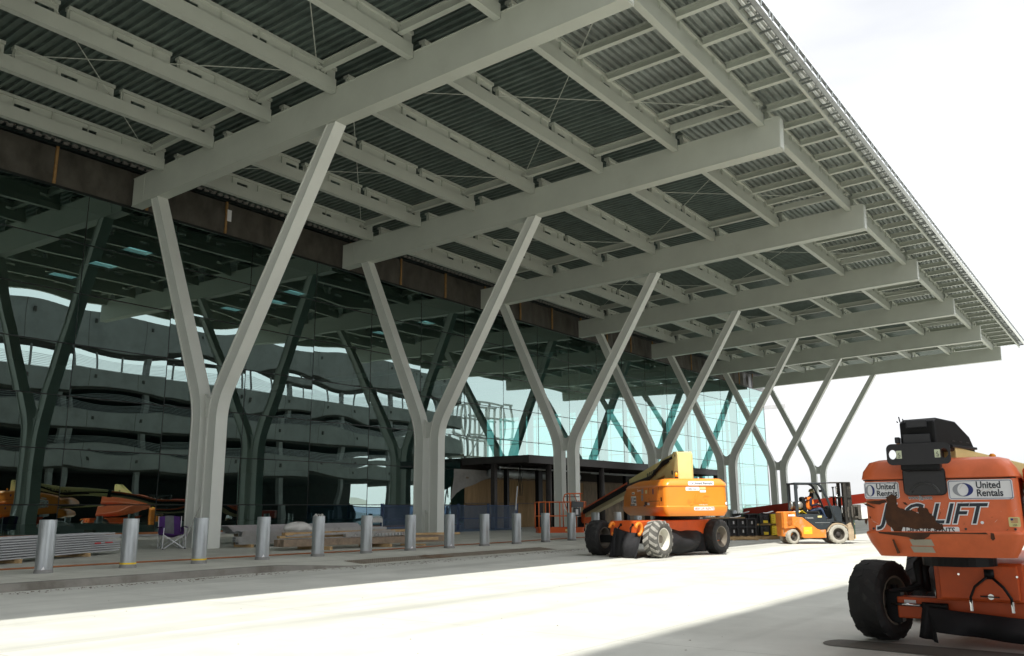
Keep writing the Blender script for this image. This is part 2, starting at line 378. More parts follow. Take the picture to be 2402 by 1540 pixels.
# ------------------------------------------------------------------ canopy roof
YA, YB = -9.0, 100.6
roof = thing('roof_canopy', 'long cantilevered canopy roof of corrugated metal deck on cream purlins', 'canopy', (-9, Y0, 16.5))
def corrug(name, x0, x1, y0, y1, along, pitch, depth, z_of, m):
    b = MB(); prof = [(0, 0), (.30, 0), (.42, 1), (.88, 1), (1, 0)]
    if along == 'x':
        n = int((y1-y0)/pitch); nx = 2
        for i in range(n):
            p = [(y0 + (i+q)*pitch, d*depth) for q, d in prof]
            for (ya, da), (yb, db) in zip(p, p[1:]):
                b._a([(x0, ya, z_of(x0)+da), (x1, ya, z_of(x1)+da), (x1, yb, z_of(x1)+db), (x0, yb, z_of(x0)+db)], [(0,1,2,3)])
    else:
        n = round((x1-x0)/pitch); pitch = (x1-x0)/n
        for i in range(n):
            p = [(x0 + (i+q)*pitch, d*depth) for q, d in prof]
            for (xa, da), (xb, db) in zip(p, p[1:]):
                b._a([(xa, y0, z_of(xa)+da), (xb, y0, z_of(xb)+db), (xb, y1, z_of(xb)+db), (xa, y1, z_of(xa)+da)], [(0,1,2,3)])
    return b.build(name, m, roof, local=False, flip=False)
def dz(x): return roofz(x) + .96
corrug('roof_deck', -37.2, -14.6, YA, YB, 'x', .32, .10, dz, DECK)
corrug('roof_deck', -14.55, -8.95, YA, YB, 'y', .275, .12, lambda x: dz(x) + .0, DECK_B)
MB().prism([(-37.2, dz(-37.2)+.15), (-8.4, dz(-8.4)+.12), (-8.4, dz(-8.4)+.27), (-37.2, dz(-37.2)+.3)], -72, YB).build('roof_covering', GREY, roof, local=False)
PX = [-33.2, -29.62, -25.93, -22.24, -18.43, -14.70, -10.87]
def purlin_seg(xc, y0, y1, slots, gaps, deep=True):
    """box below, slotted tee above carrying the deck."""
    b = MB(); z = roofz(xc); h = .50
    b.box(xc-.12, xc+.11, y0, y1, z, z+h)
    b.box(xc-.135, xc+.13, y0, y1, z-.015, z+.02)               # lower flange lip
    zt = z+h
    segs = []; p = y0
    for g in gaps:
        segs.append((p, g-.14)); p = g+.14
    segs.append((p, y1))
    zd = dz(xc)
    for a, c in segs:
        cuts = [s_ for s_ in slots if a+.3 < s_ < c-.3]; q = a
        for s_ in cuts:
            b.box(xc-.02, xc+.035, q, s_-.30, zt-.01, zd-.12); q = s_+.30
            b.box(xc-.02, xc+.035, s_-.30, s_+.30, zt+.17, zd-.12)
        b.box(xc-.02, xc+.035, q, c, zt-.01, zd-.12)
        b.box(xc-.13, xc+.135, a, c, zd-.12, zd-.002)
        for j in range(int((c-a)/1.45)+1):
            yy = a + .05 + j*1.45
            if yy < c: b.box(xc+.03, xc+.12, yy, yy+.02, zt, zd-.11)
    return b
for k in range(-2, NB):
    ya = Y0 + S*k + BW + .02 if k > -2 else YA; yb = Y0 + S*(k+1) - .02
    if k == NB-1: yb = YB - .15
    if yb - ya < 1: continue
    for i, xc in enumerate(PX):
        if k == NB-1: sl = []; gp = []
        else:
            sl = [ya + .9 + 2.65*j for j in range(5)]
            gp = [ya + 4.1, ya + 8.0] if i in (1, 2, 4) else []
        if i == 6: sl = []
        purlin_seg(xc, ya, yb, sl, gp).build('purlin', PAINT, roof, local=False)
    if k < NB-1:
        yc = yb - .62
        for i in range(5):
            xa, xb = PX[i]+.05, PX[i+1]-.05
            b = MB(); za, zc = dz(xa)-.36, dz(xb)-.36
            b.prism([(xa, za), (xb, zc), (xb, zc+.03), (xa, za+.03)], yc-.11, yc+.11)
            b.prism([(xa, za+.03), (xb, zc+.03), (xb, zc+.33), (xa, za+.33)], yc-.02, yc+.02)
            b.prism([(xa, za+.33), (xb, zc+.33), (xb, zc+.355), (xa, za+.355)], yc-.11, yc+.11)
            b.build('cross_beam', PAINT, roof, local=False)
        MB().bar((PX[5]+.14, yc, dz(PX[5])-.2), (PX[6]-.16, yc, dz(PX[6])-.2), .2, .3).build('cross_beam', PAINT, roof, local=False)
        # splice stubs and rod gussets where purlins meet the beam
        for i in (0, 3, 6):
            xc = PX[i]; gus = MB()
            gus.lathe([(.26, 0), (.26, .02)], (xc-.05, yb-.75, dz(xc)-.32), 'z', 10)
            gus.bar((xc-.05, yb-.75, dz(xc)-.55), (xc-.05, yb-.75, dz(xc)-.2), .09, .09)
            gus.build('gusset', PAINT, roof, local=False)
    if 0 <= k < NB-1 or k == -1:
        for (x1, x2) in ((PX[0], PX[3]), (PX[3], PX[6])):
            for f in (0, 1):
                p, q = (x1, yb-.8, roofz(x1)+.55), (x2, ya+.3, roofz(x2)+.55)
                if f: p, q = (x1, ya+.3, roofz(x1)+.5), (x2, yb-.8, roofz(x2)+.5)
                MB().tube([p, q], .017, 6).build('tie_rod', PAINT, roof, local=False)
# outrigger joists of the edge strip (open C sections)
nj = 0
J = S/6
for k in range(-9, 40):
    yj = Y0 + .25 + J*k + .02
    if yj > YB - .3: break
    for xa, xb in ((PX[5]+.14, PX[6]-.16), (PX[6]+.17, -8.98)):
        if k % 6 == 0 and xa < -12: continue
        b = MB(); za, zc = dz(xa)-.30, dz(xb)-.30
        b.prism([(xa, za), (xb, zc), (xb, zc+.02), (xa, za+.02)], yj-.10, yj+.10)
        b.prism([(xa, za+.02), (xb, zc+.02), (xb, zc+.28), (xa, za+.28)], yj+.04, yj+.06)
        b.prism([(xa, za+.28), (xb, zc+.28), (xb, zc+.295), (xa, za+.295)], yj-.10, yj+.10)
        b.build('joist', PAINT, roof, local=False)
# edge channel, fascia lip and their small brackets
ze = dz(-8.9)
MB().box(-8.97, -8.86, YA, YB+.1, ze-.33, ze+.05).build('edge_channel', PAINT, roof, local=False)
fm = GALV_L
b = MB(); b.box(-8.30, -8.24, YA, YB+.15, ze-.26, ze-.10); b.box(-8.38, -8.2, YA, YB+.15, ze-.275, ze-.255)
b.build('fascia_rail', fm, roof, local=False)
b = MB(); b.box(-8.86, -8.26, YA, YB+.1, ze+.10, ze+.13); b.box(-8.24, -8.20, YA, YB+.15, ze+.06, ze+.12)
b.build('fascia_cover', fm, roof, local=False)
b = MB()
b.grid(lambda a, c: (-8.82 + .36*a, YA + (YB-YA)*c, ze - .02 + .09*math.sin(a*6.0) ), 10, 1)
b.build('gutter', mat('bright_gutter', (.66,.68,.67), .22, metal=.85, var=.35, scale=1.3, stretch=(1, 1.6, 1)), roof, local=False, smooth=True)
rest = MB(); nb = 0; i = 0
yy = 20.4
while yy < YB:
    tgt = rest if nb >= 95 else MB()
    tgt.bar((-8.86, yy, ze-.20), (-8.30, yy, ze-.16), .035, .08)
    tgt.bar((-8.23, yy+.3, ze-.16), (-8.21, yy+.3, ze+.07), .09, .03)
    if tgt is not rest: tgt.build('fascia_bracket', mat('bracket_zinc', (.25,.27,.26), .5, metal=.5), roof, local=False); nb += 1
    yy += .78 if i % 4 else .30
    i += 1
o = rest.build('fascia_bracket', MATS['bracket_zinc'], roof, local=False); o['kind'] = 'stuff'
# ------------------------------------------------------------------ glass
def glass_mat(name, tint, refl, ior=3.3):
    m = bpy.data.materials.new(name); m.use_nodes = True; nt = m.node_tree; N = nt.nodes; L = nt.links
    N.remove(N['Principled BSDF']); out = N['Material Output']
    tr = N.new('ShaderNodeBsdfTransparent'); tr.inputs[0].default_value = (*tint, 1)
    gl = N.new('ShaderNodeBsdfGlossy'); gl.inputs[0].default_value = (*refl, 1); gl.inputs['Roughness'].default_value = .0
    fr = N.new('ShaderNodeFresnel'); fr.inputs[0].default_value = ior
    mx = N.new('ShaderNodeMixShader'); L.new(fr.outputs[0], mx.inputs[0]); L.new(tr.outputs[0], mx.inputs[1]); L.new(gl.outputs[0], mx.inputs[2])
    L.new(mx.outputs[0], out.inputs[0]); return m
GLASS = glass_mat('facade_glass', (.17, .43, .395), (.78, 1.0, .94))
GLASS_E = glass_mat('end_wall_glass', (.62, .90, .90), (.9, 1, 1), 1.5)
FRAME = mat('facade_frame', (.012,.018,.017), .35, var=.1)
F = -36.0
bld = thing('terminal_building', 'long airport terminal with dark green reflective glass wall under the canopy', 'terminal', (F, Y0, .15))
VY = [26.45 + 4.34*k for k in range(-5, 18)]          # vertical joints
HZ = [.62, 1.80, 4.06, 6.26, 8.47, 10.69, 12.90, 15.12]
VEST = (43.48, 74.2, -30.6, 4.75)
rg = random.Random(3)
def pane(y0, y1, z0, z1, b):
    a1, a2, a3, a4, ty, tz = [rg.uniform(-1, 1) for _ in range(6)]
    W, H = (y1-y0)/2, (z1-z0)/2
    def fn(u, v):
        p, q = 2*u-1, 2*v-1
        bow = (.0045 + .004*a1)*(1-p*p)*(1-q*q*.5) + .006*a2*(1-q*q)*math.sin(2.1*p + a3*2) + .0011*a4*math.sin(3.3*p+a2*3)*math.cos(2*q)
        return (F + (bow + .006*ty*p + .004*tz*q)*(1.0 if y0 < 41 else .4), y0+.012 + (y1-y0-.024)*u, z0+.012 + (z1-z0-.024)*v)
    return b.grid(fn, 14, 10)
rest = MB(); n = 0
cells = []
for i in range(len(VY)-1):
    for j in range(len(HZ)-1):
        if VEST[0]-.5 < VY[i]+.3 and VY[i+1]-.3 < VEST[1]+2 and j < 2: continue
        near = VY[i] < 9 
        cells.append((near, VY[i]*1.0 + j*.01, i, j))
for near, _, i, j in sorted(cells):
    if n < 98 and not near:
        pane(VY[i], VY[i+1], HZ[j], HZ[j+1], MB()).build('glass_pane', GLASS, bld, local=False, smooth=True, flip=False); n += 1
    else: pane(VY[i], VY[i+1], HZ[j], HZ[j+1], rest)
o = rest.build('glass_pane', GLASS, bld, local=False, smooth=True, flip=False); o['kind'] = 'stuff'
b = MB()
for z in HZ[1:-1]:
    if z < 4.2: b.box(F-.05, F+.018, VY[0], VEST[0], z-.022, z+.022); b.box(F-.05, F+.018, VEST[1], VY[-1], z-.022, z+.022)
    else: b.box(F-.05, F+.018, VY[0], VY[-1], z-.022, z+.022)
b.box(F-.1, F+.03, VY[0], VY[-1], HZ[-1]-.03, HZ[-1]+.06)
b.build('transom', FRAME, bld, local=False)
b = MB()
for y in VY:
    z0 = 4.75 if VEST[0] < y < VEST[1] else HZ[0]
    b.box(F-.045, F+.012, y-.014, y+.014, z0, HZ[-1]-.035)
b.box(F-.12, F+.02, VY[-1]-.02, VY[-1]+.06, HZ[0], HZ[-1]-.04)
b.build('mullion', FRAME, bld, local=False)
RUNS = ((VY[0], VEST[0]), (VEST[1], VY[-1]))
for ya, yb in RUNS: MB().box(F-.1, F+.05, ya, yb, HZ[0]-.09, HZ[0]).build('sill', mat('sill_flashing', (.36,.14,.05), .5, metal=.1), bld, local=False)
for ya, yb in RUNS: MB().box(F-.2, F+.10, ya, yb, HZ[0]-.17, HZ[0]-.095).build('sill_angle', ALU, bld, local=False)
for ya, yb in RUNS: MB().box(F-.3, F+.02, ya, yb+.04, -.1, HZ[0]-.175).build('upstand', WALKM, bld, local=False)
# wrapped soffit strip between glass head and roof: poly sheet on timber studs
SOF = mat('soffit_sheet', (.088,.080,.066), .38, var=.4, scale=1.6, bump=.35, bscale=5, spec=.5, stretch=(1, 1, .6))
def sof(u, v):
    y = VY[0] + (VY[-1]+.3-VY[0])*u
    return (F + .06 + .05*math.sin(y*3.1)*math.sin(v*3.1) + .03*math.sin(y*7.7+v*4)*(1-abs(2*v-1)), y, 15.19 + 1.62*v)
MB().grid(sof, 520, 8).build('soffit_sheet', SOF, bld, local=False, smooth=True)
STUD = mat('stud_timber', (.33,.19,.07), .7, var=.3, scale=5)
y = 11.9; i = 0
while y < VY[-1]:
    MB().box(F+.07, F+.16, y-.05, y+.06, 15.19, 16.85).build('stud', STUD, bld, local=False); y += 4.25; i += 1
b = MB(); b.box(F-.05, F+.22, VY[0], VY[-1], 16.85, 16.98); b.box(F+.1, F+.2, VY[0], VY[-1], 17.02, 17.10)
b.build('head_rail', FRAME, bld, local=False)
pts = [(9.0, 17.14)]; yy = 9.0
while yy < 70: pts += [(yy, 17.0), (yy+.22, 17.0), (yy+.24, 17.12), (yy+.37, 17.12)]; yy += .385
pts.append((yy, 17.14))
b = MB().prism(pts, F+.14, F+.3, 'yz')
b.build('closure', mat('closure_foam', (.25,.24,.22), .8), bld, local=False)
MB().box(F+.17, F+.18, 24.68, 24.92, 15.85, 16.45).build('tape', WHITE, bld, local=False)
# interior shell
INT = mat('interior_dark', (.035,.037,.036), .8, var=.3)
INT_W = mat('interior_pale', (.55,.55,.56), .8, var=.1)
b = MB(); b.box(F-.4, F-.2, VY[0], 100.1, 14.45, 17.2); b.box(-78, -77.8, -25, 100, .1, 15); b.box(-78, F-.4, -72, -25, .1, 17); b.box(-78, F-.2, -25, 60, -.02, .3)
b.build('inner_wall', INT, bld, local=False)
# ceiling with roof lights
SKL = [(-40.25, 22.6), (-44.0, 22.85), (-47.9, 22.6), (-40.7, 33.1), (-43.5, 34.0), (-47.4, 33.4), (-40.1, 44.5), (-45.2, 45.0)]
xs_ = sorted({-78, F-.25} | {round(x-.55+d, 3) for x, y in SKL for d in (0, 1.1)}); ysk = sorted({-25, 100.2} | {round(y-.75+d, 3) for x, y in SKL for d in (0, 1.5)})
b = MB()
for xa, xb in zip(xs_, xs_[1:]):
    for ya, yb in zip(ysk, ysk[1:]):
        cx_, cy_ = (xa+xb)/2, (ya+yb)/2
        if any(abs(cx_-x) < .55 and abs(cy_-y) < .75 for x, y in SKL): continue
        b._a([(xa, ya, 14.5), (xb, ya, 14.5), (xb, yb, 14.5), (xa, yb, 14.5)], [(0,1,2,3)])
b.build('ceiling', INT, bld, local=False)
# roof over the building (with the holes of the roof lights)
b = MB()
for xa, xb in zip(xs_, xs_[1:]):
    for ya, yb in zip(ysk, ysk[1:]):
        cx_, cy_ = (xa+xb)/2, (ya+yb)/2
        if any(abs(cx_-x) < .55 and abs(cy_-y) < .75 for x, y in SKL): continue
        b.box(xa, xb, ya, yb, 14.62, 14.8)
b.build('roof', GREY, bld, local=False, flip=False)
# inner structure: pale posts and beams
b = MB()
for k in range(5, 12):
    y = 14 + 8.68*k
    b.box(-41.2, -40.85, y, y+.35, .3, 14.6); b.box(-56, -55.5, y+3, y+3.5, .3, 14.6); b.bar((-77, y+.2, 14.3), (F-.5, y+.2, 14.3), .25, .5)
b.build('inner_column', INT_W, bld, local=False)
ibm = MB()
for z in (4.9,):
    ibm.box(-77, -48, -20, 50, z, z+.5)
ibm.build('mezzanine', INT, bld, local=False)
# glazed end wall facing away
b = MB()
for k in range(14):
    x = F - .05 - 3.0*k
    b._a([(x, 100.22, .62), (x-2.95, 100.22, .62), (x-2.95, 100.22, 15), (x, 100.22, 15)], [(0,1,2,3)])
b.build('end_glazing', GLASS_E, bld, local=False, flip=False)
b = MB()
for k in range(14):
    x = F - .05 - 3.0*k
    b.box(x-.04, x+.02, 100.16, 100.3, .3, 15.1)
    if k % 2: b.box(x-.9, x-.05, 99.2, 99.5, .3, 15)
for z in HZ[1:]: b.box(-78, F-.14, 100.16, 100.28, z-.05, z+.05)
b.box(-78, F-.2, 100.14, 100.32, .1, .62)
b.build('end_frame', INT_W, bld, local=False)

# ------------------------------------------------------------------ parking garage over the road (seen in the glass) and an added, unseen shadow caster
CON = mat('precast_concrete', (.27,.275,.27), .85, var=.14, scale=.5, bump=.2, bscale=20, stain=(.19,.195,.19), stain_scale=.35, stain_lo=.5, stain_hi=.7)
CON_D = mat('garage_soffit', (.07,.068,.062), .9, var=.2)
GX = 13.0
gar = thing('parking_garage', 'pale concrete parking garage opposite the terminal, seen mirrored in its glass', 'parking garage', (GX, 60, 0))
levels = [(5.7, 7.7), (9.7, 11.8), (13.6, 15.7), (18.2, 22.0)]
YG0, YG1 = 22, 103
for z0, z1 in levels:
    jb = MB().box(GX, GX+.35, YG0, YG1, z0, z1); jb.k = 1; y = YG0 + 3.0
    while y < YG1: jb.box(GX-.012, GX+.01, y, y+.05, z0, z1); jb.box(GX-.12, GX+.01, y+.6, y+.85, z1-1.1, z1-.7); y += 6.1
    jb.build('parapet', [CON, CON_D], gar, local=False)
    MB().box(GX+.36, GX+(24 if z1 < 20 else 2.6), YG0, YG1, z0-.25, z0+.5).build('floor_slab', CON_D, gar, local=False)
    if z1 < 20:
        lv = MB(); z = z1 + .06
        while z < z1 + (1.3 if z1 > 15 else .95): lv.box(GX+.1, GX+.16, YG0, YG1, z, z+.035); z += .16
        lv.build('louvre', ALU, gar, local=False)
cm = MB(); y = YG0 + 1
while y < YG1: cm.box(GX+.4, GX+1.0, y, y+.6, 0, 17.8); cm.box(GX+.4, GX+.6, y+3, y+3.15, 15.8, 17.8); cm.box(GX+.4, GX+.6, y+6.1, y+6.25, 15.8, 17.8); y += 9.15
cm.build('garage_column', CON, gar, local=False)
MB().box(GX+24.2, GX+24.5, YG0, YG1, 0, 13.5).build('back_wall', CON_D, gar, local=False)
MB().box(GX-.6, GX+6, YG0-9, YG0-.1, 0, 21.5).build('stair_core', CON, gar, local=False)
tw = thing('shadow_caster', 'unseen tall concrete block behind the camera, added to shade the near lift', 'shadow caster', (6, -5, 0))
MB().box(3.5, 10, -10, .95, 0, 28).build('wall', CON, tw, local=False)  # unseen block, added to throw the shadow around the near lift
cap = MB().box(3.45, 10.05, -10.05, 1.0, 28, 28.4).build('roof', CON, tw, local=False)
# tall pale building under scaffolding past the garage end, mirrored as a light frame tangle

sc_ = thing('scaffold', 'pale steel scaffold frame past the far end of the garage, mirrored in the glass', 'scaffold', (15, 110, 0))
SW = mat('pale_frame', (.62,.63,.62), .5)
for x in (13.2, 16.5):
    for y in (104.5, 107.2, 110, 113.5, 116): MB().bar((x, y, 0), (x, y, 18.5), .32, .32).build('upright', SW, sc_, local=False)
for z in (3, 6.2, 9.5, 12.8, 16, 18.4):
    b = MB(); b.bar((13.2, 104, z), (13.2, 116.5, z), .25, .3); b.bar((16.5, 104, z), (16.5, 116.5, z), .25, .3); b.build('ledger', SW, sc_, local=False)
MB().box(13, 17, 104, 110, 9.6, 9.7).build('deck', WOOD_G, sc_, local=False)
b = MB()
for z in (3, 9.5): b.bar((13.1, 104.6, z), (13.1, 110, z+6), .16, .16)
b.build('brace', SW, sc_, local=False)
# ------------------------------------------------------------------ bollards
BL = ['leftmost galvanised steel bollard, in front of the aluminium bar stack',
 'galvanised bollard between the aluminium stack and the purple camp chair, ragged yellow tape at foot',
 'galvanised bollard in front of the nearest Y column, yellow tape round its foot',
 'galvanised bollard in front of the zinc stud bundle and white sheet',
 'galvanised bollard with crumpled tape on its rim, before the lumber',
 'galvanised bollard hiding part of the white folding chair',
 'galvanised bollard just left of the second Y column foot',
 'galvanised bollard just right of the second Y column foot',
 'galvanised bollard in front of the left part of the blue mesh fence',
 'galvanised bollard in front of the right end of the blue mesh fence',
 'galvanised bollard in front of the left half of the orange basket',
 'galvanised bollard in front of the orange basket console',
 'bollard top showing right behind the dark left tyre of the yellow lift',
 'bollard top showing between the lift tyre and its orange chassis',
 'bollard top showing under the left side of the orange lift body',
 'bollard top half hidden behind the lift chassis, next but one after the tyre',
 'bollard hidden behind the middle of the orange lift body',
 'bollard top behind the right rear tyre of the lift',
 'bollard top over the lower black crates right of the lift',
 'bollard top at the left end of the upper black crate row',
 'bollard top near the left white paper on the upper crates',
 'bollard top right of the folded white paper on the crates',
 'bollard top just behind the rear of the forklift',
 'bollard hidden behind the rear wheel of the forklift']
rb = random.Random(5)
BY = [9.91, 11.93, 13.91, 15.94, 17.97, 19.98, 22.04, 24.08, 26.12, 28.18, 30.23, 32.25] + [34.28 + 2.03*i for i in range(12)]
GROUT = mat('bollard_grout', (.22,.22,.21), .85, var=.2, scale=6)
tube_me = rim_me = gr_me = None
for i, y in enumerate(BY):
    t = thing('bollard', BL[i], 'bollard', (-20.45, y, .15), rb.uniform(0, 6), group='galvanised bollards along the kerb')
    if i == 0:
        a = MB().lathe([(.185, 0), (.185, 1.178), (.180, 1.185), (.165, 1.185), (.165, 1.13)], n=40, caps=False).build('tube', GALV, t); smooth_by_angle(a)
        c = MB().lathe([(.001, 1.145), (.164, 1.135)], n=24, caps=False).build('concrete_fill', GROUT, t)
        d = MB().lathe([(.205, -.02), (.2, .05), (.187, .085)], n=32, caps=False).build('collar', GROUT, t, smooth=True)
        tube_me, rim_me, gr_me = a, c, d
    else:
        for s_ in (tube_me, rim_me, gr_me):
            c = s_.copy(); COL.objects.link(c); c.parent = t
    if i in (1, 2): MB().lathe([(.19, .095), (.194, .13 if i == 2 else .11), (.19, .135)], n=32, caps=False).build('tape', YEL, t)
    if i in (0, 3, 6, 7):
        MB().poly([(.19*math.cos(a_), .19*math.sin(a_)-.01, z_) for a_, z_ in ((-1.2, .08), (-.8, .09), (-.95, .16))]).build('tape', WHITE, t, solid=.004)
        t.rotation_euler.z = .5
    if i == 4:
        b = MB()
        for k in range(7): b.tube([(.1*math.cos(k), .12*math.sin(k), 1.17), (.13*math.cos(k+.4), .1*math.sin(k+.7), 1.23+.02*rb.random()), (.16*math.cos(k+.9), .14*math.sin(k+1), 1.18)], .012, 5)
        b.build('tape', POLY, t)

# ------------------------------------------------------------------ dark steel entrance frame with hoarding
ey0, ey1, ex, ez = VEST
ent = thing('entrance_frame', 'dark primed steel entrance canopy frame under construction against the glass wall', 'entrance', (ex, (ey0+ey1)/2, .15))
b = MB(); b.box(ex, ex+.03, ey0, ey1, ez-.42, ez); b.box(ex-.16, ex+.05, ey0-.02, ey1+.02, ez, ez+.03); b.box(ex-.14, ex+.03, ey0, ey1, ez-.45, ez-.42)
b.box(F+.1, ex, ey0, ey0+.03, ez-.42, ez-.002); b.box(F+.1, ex, ey0-.04, ey0+.14, ez, ez+.026); b.box(F+.1, ex, ey1-.03, ey1, ez-.42, ez-.002)
b.build('edge_beam', STEEL_D, ent, local=False)
b = MB(); b.box(F-2.2, ex-.01, ey0+.03, ey1-.03, ez-.05, ez-.012)
yy = ey0 + 2.2
while yy < ey1-1: b.box(F+.1, ex-.02, yy, yy+.15, ez-.38, ez-.06); yy += 2.2
b.build('roof_plate', STEEL_D, ent, local=False)
for y in (46.12, 52.8, 59.45, 66.1, 72.7):
    MB().lathe([(.19, .1), (.19, ez-.43)], (ex-.3, y, 0), n=24).build('post', STEEL_D, ent, local=False, smooth=True)
    MB().box(ex-.52, ex-.03, y-.25, y+.25, ez+.032, ez+.05).build('cap_plate', STEEL_D, ent, local=False)
for y, w_ in ((44.1, .3), (46.1, .22), (49.9, .5), (51.9, .34), (53.8, .3), (58.3, .5), (62.4, .5), (66.5, .5), (70.6, .5)):
    b = MB(); b.box(-34.4 if y != 44.1 else -33.9, -34.1 if y != 44.1 else -33.6, y-w_/2, y+w_/2, .1, ez-.4); b.build('rear_post', BLACK if y > 45 else STEEL_D, ent, local=False)
hd = thing('hoarding', 'raw plywood hoarding closing the doorway under the dark entrance frame', 'hoarding', (-35.4, 50, .3))
y = ey0 - .3; k = 0
while y < ey1:
    w_ = 2.42
    m_ = PLY if y < 57 else mat('plywood_pale', (.30,.235,.16), .8, var=.35, scale=2, stain=(.18,.12,.07), stain_scale=1.2, stain_lo=.55, stain_hi=.7, stretch=(1, 1, .5))
    MB().box(-35.46 - .02*(k % 2), -35.4 - .02*(k % 2), y, min(y+w_-.012, ey1), .25, 3.55).build('plywood_sheet', m_, hd, local=False); y += w_; k += 1
b = MB(); b.box(-35.39, -35.3, ey0-.3, ey1, 3.45, 3.56); b.box(-35.39, -35.3, ey0-.3, ey1, 1.85, 1.93)
b.build('rail', WOOD_G, hd, local=False)
b = MB(); b.box(F-.05, F+.02, VEST[0], VEST[1], 3.6, 4.72); b.box(F-.03, F+.01, VEST[1]-.3, VEST[1]+.1, .3, 3.6); b.build('closing_board', mat('dark_board', (.03,.025,.02), .8), hd, local=False)
dk = thing('duct', 'silver foil wrapped air duct hanging above the plywood under the dark frame', 'duct', (-34.9, 50, 3.8))
pts = [(-34.95 + .02*math.sin(i*1.3), 45.2 + i*.55, 3.83 + .015*math.sin(i*2.1)) for i in range(21)]
MB().tube(pts, [.27 + .02*math.sin(i*2.7) for i in range(21)], 16).build('duct_run', mat('foil_wrap', (.5,.55,.55), .35, metal=.3, var=.2, bump=.4, bscale=6), dk, local=False, smooth=True)
b = MB()
for i in (2, 6, 10, 14, 18): b.box(-35.0, -34.92, pts[i][1], pts[i][1]+.04, 3.5, 4.34); b.lathe([(.3, 0), (.3, .05)], (pts[i][0], pts[i][1], pts[i][2]), 'y', 16)
b.build('hanger', GALV, dk, local=False)
pp = thing('sprinkler_pipe', 'thin pale pipe run under the roof of the dark entrance frame', 'pipe', (-32.6, 60, 4.1))
b = MB(); b.tube([(-33.2, 44, 4.12), (-33.2, 73, 4.12)], .05, 8); b.tube([(-32.5, 54, 4.0), (-32.5, 72, 4.0)], .04, 8)
b.build('pipe_run', GALV_L, pp, local=False)
b = MB()
for y in range(45, 73, 4): b.box(-33.23, -33.17, y, y+.03, 4.1, 4.4)
b.build('pipe_clip', STEEL_D, pp, local=False)
# draped protective sheet
def drape(u, v):
    y = 41.9 + 4.9*u
    zt = 4.02; zl = 2.55 + 1.1*min(1, max(0, (u-.12)/.72))**.8 if u > .1 else 2.05 + 5*u
    z = zt + (zl-zt)*v
    return (-35.25 + .07*math.sin(u*19)*v + .05*math.sin(u*7+v*5) - .25*(1-v)*0, y + .25*v*(u-.4) - .18*v*(1-u), z)
ps = MB().grid(drape, 40, 14).build('plastic_sheet', mat('sheet_grey_poly', (.30,.29,.265), .5, var=.15, scale=3, spec=.5), None, smooth=True)
tag(ps, 'grey plastic sheet draped from the left end of the dark entrance frame', 'plastic sheet')
sl = thing('lifting_sling', 'black rope sling with a white strap end hanging inside the entrance frame', 'sling', (-33, 45.6, 4.2))
b = MB(); 
for dy, dx in ((-.28, 0), (-.1, .1), (.06, -.08), (.22, .04)): b.tube([(-33, 45.9, 4.25), (-33+dx, 45.9+dy*.4, 3.5), (-33+dx, 45.9+dy, 2.9), (-33+dx*.5, 45.9+dy*.8, 2.35)], .022, 6)
b.lathe([(.001, 4.12), (.11, 4.18), (.12, 4.3), (.001, 4.34)], (-33, 45.9, 0), n=10); b.build('rope', BLACK, sl, local=False)
MB().tube([(-33, 45.62, 2.95), (-32.98, 45.5, 2.4), (-32.98, 45.42, 1.9), (-32.97, 45.34, 1.45)], [.04, .045, .04, .06], 8).build('strap', WHITE, sl, local=False)

# ------------------------------------------------------------------ blue mesh fence
bm_ = bpy.data.materials.new('blue_mesh'); bm_.use_nodes = True; nt = bm_.node_tree; N = nt.nodes; L = nt.links
pb = N['Principled BSDF']; pb.inputs['Base Color'].default_value = (.05, .085, .145, 1); pb.inputs['Roughness'].default_value = .6
tr = N.new('ShaderNodeBsdfTransparent'); tr.inputs[0].default_value = (.55, .7, .95, 1); mx = N.new('ShaderNodeMixShader'); mx.inputs[0].default_value = .55
L.new(tr.outputs[0], mx.inputs[1]); L.new(pb.outputs[0], mx.inputs[2]); L.new(mx.outputs[0], N['Material Output'].inputs[0])
fe = thing('mesh_fence', 'blue mesh debris fence on posts in front of the glass and hoarding', 'fence', (-33, 39.5, .25))
def fence(u, v):
    y = 33.3 + 12.4*u; top = 1.78 - .07*math.sin(u*12.4/3.2*math.pi)**2
    return (-33 + .05*math.sin(y*2.3)*(1-v) + .28*(1-v)**3 + .03*math.sin(y*5+v*3), y + .05*math.sin(v*5+y), .22 + (top-.22)*v)
MB().grid(fence, 90, 12).build('mesh_panel', bm_, fe, local=False, smooth=True)
POSTM = mat('blue_post', (.03,.055,.13), .6)
for y in (33.4, 36.5, 39.7, 42.6, 45.6): MB().box(-33.09, -33.02, y-.09, y+.09, .2, 1.84).build('post', POSTM, fe, local=False)
for z_ in (.95, 1.7): MB().box(-33.12, -33.095, 33.4, 45.6, z_, z_+.05).build('rail', POSTM, fe, local=False)

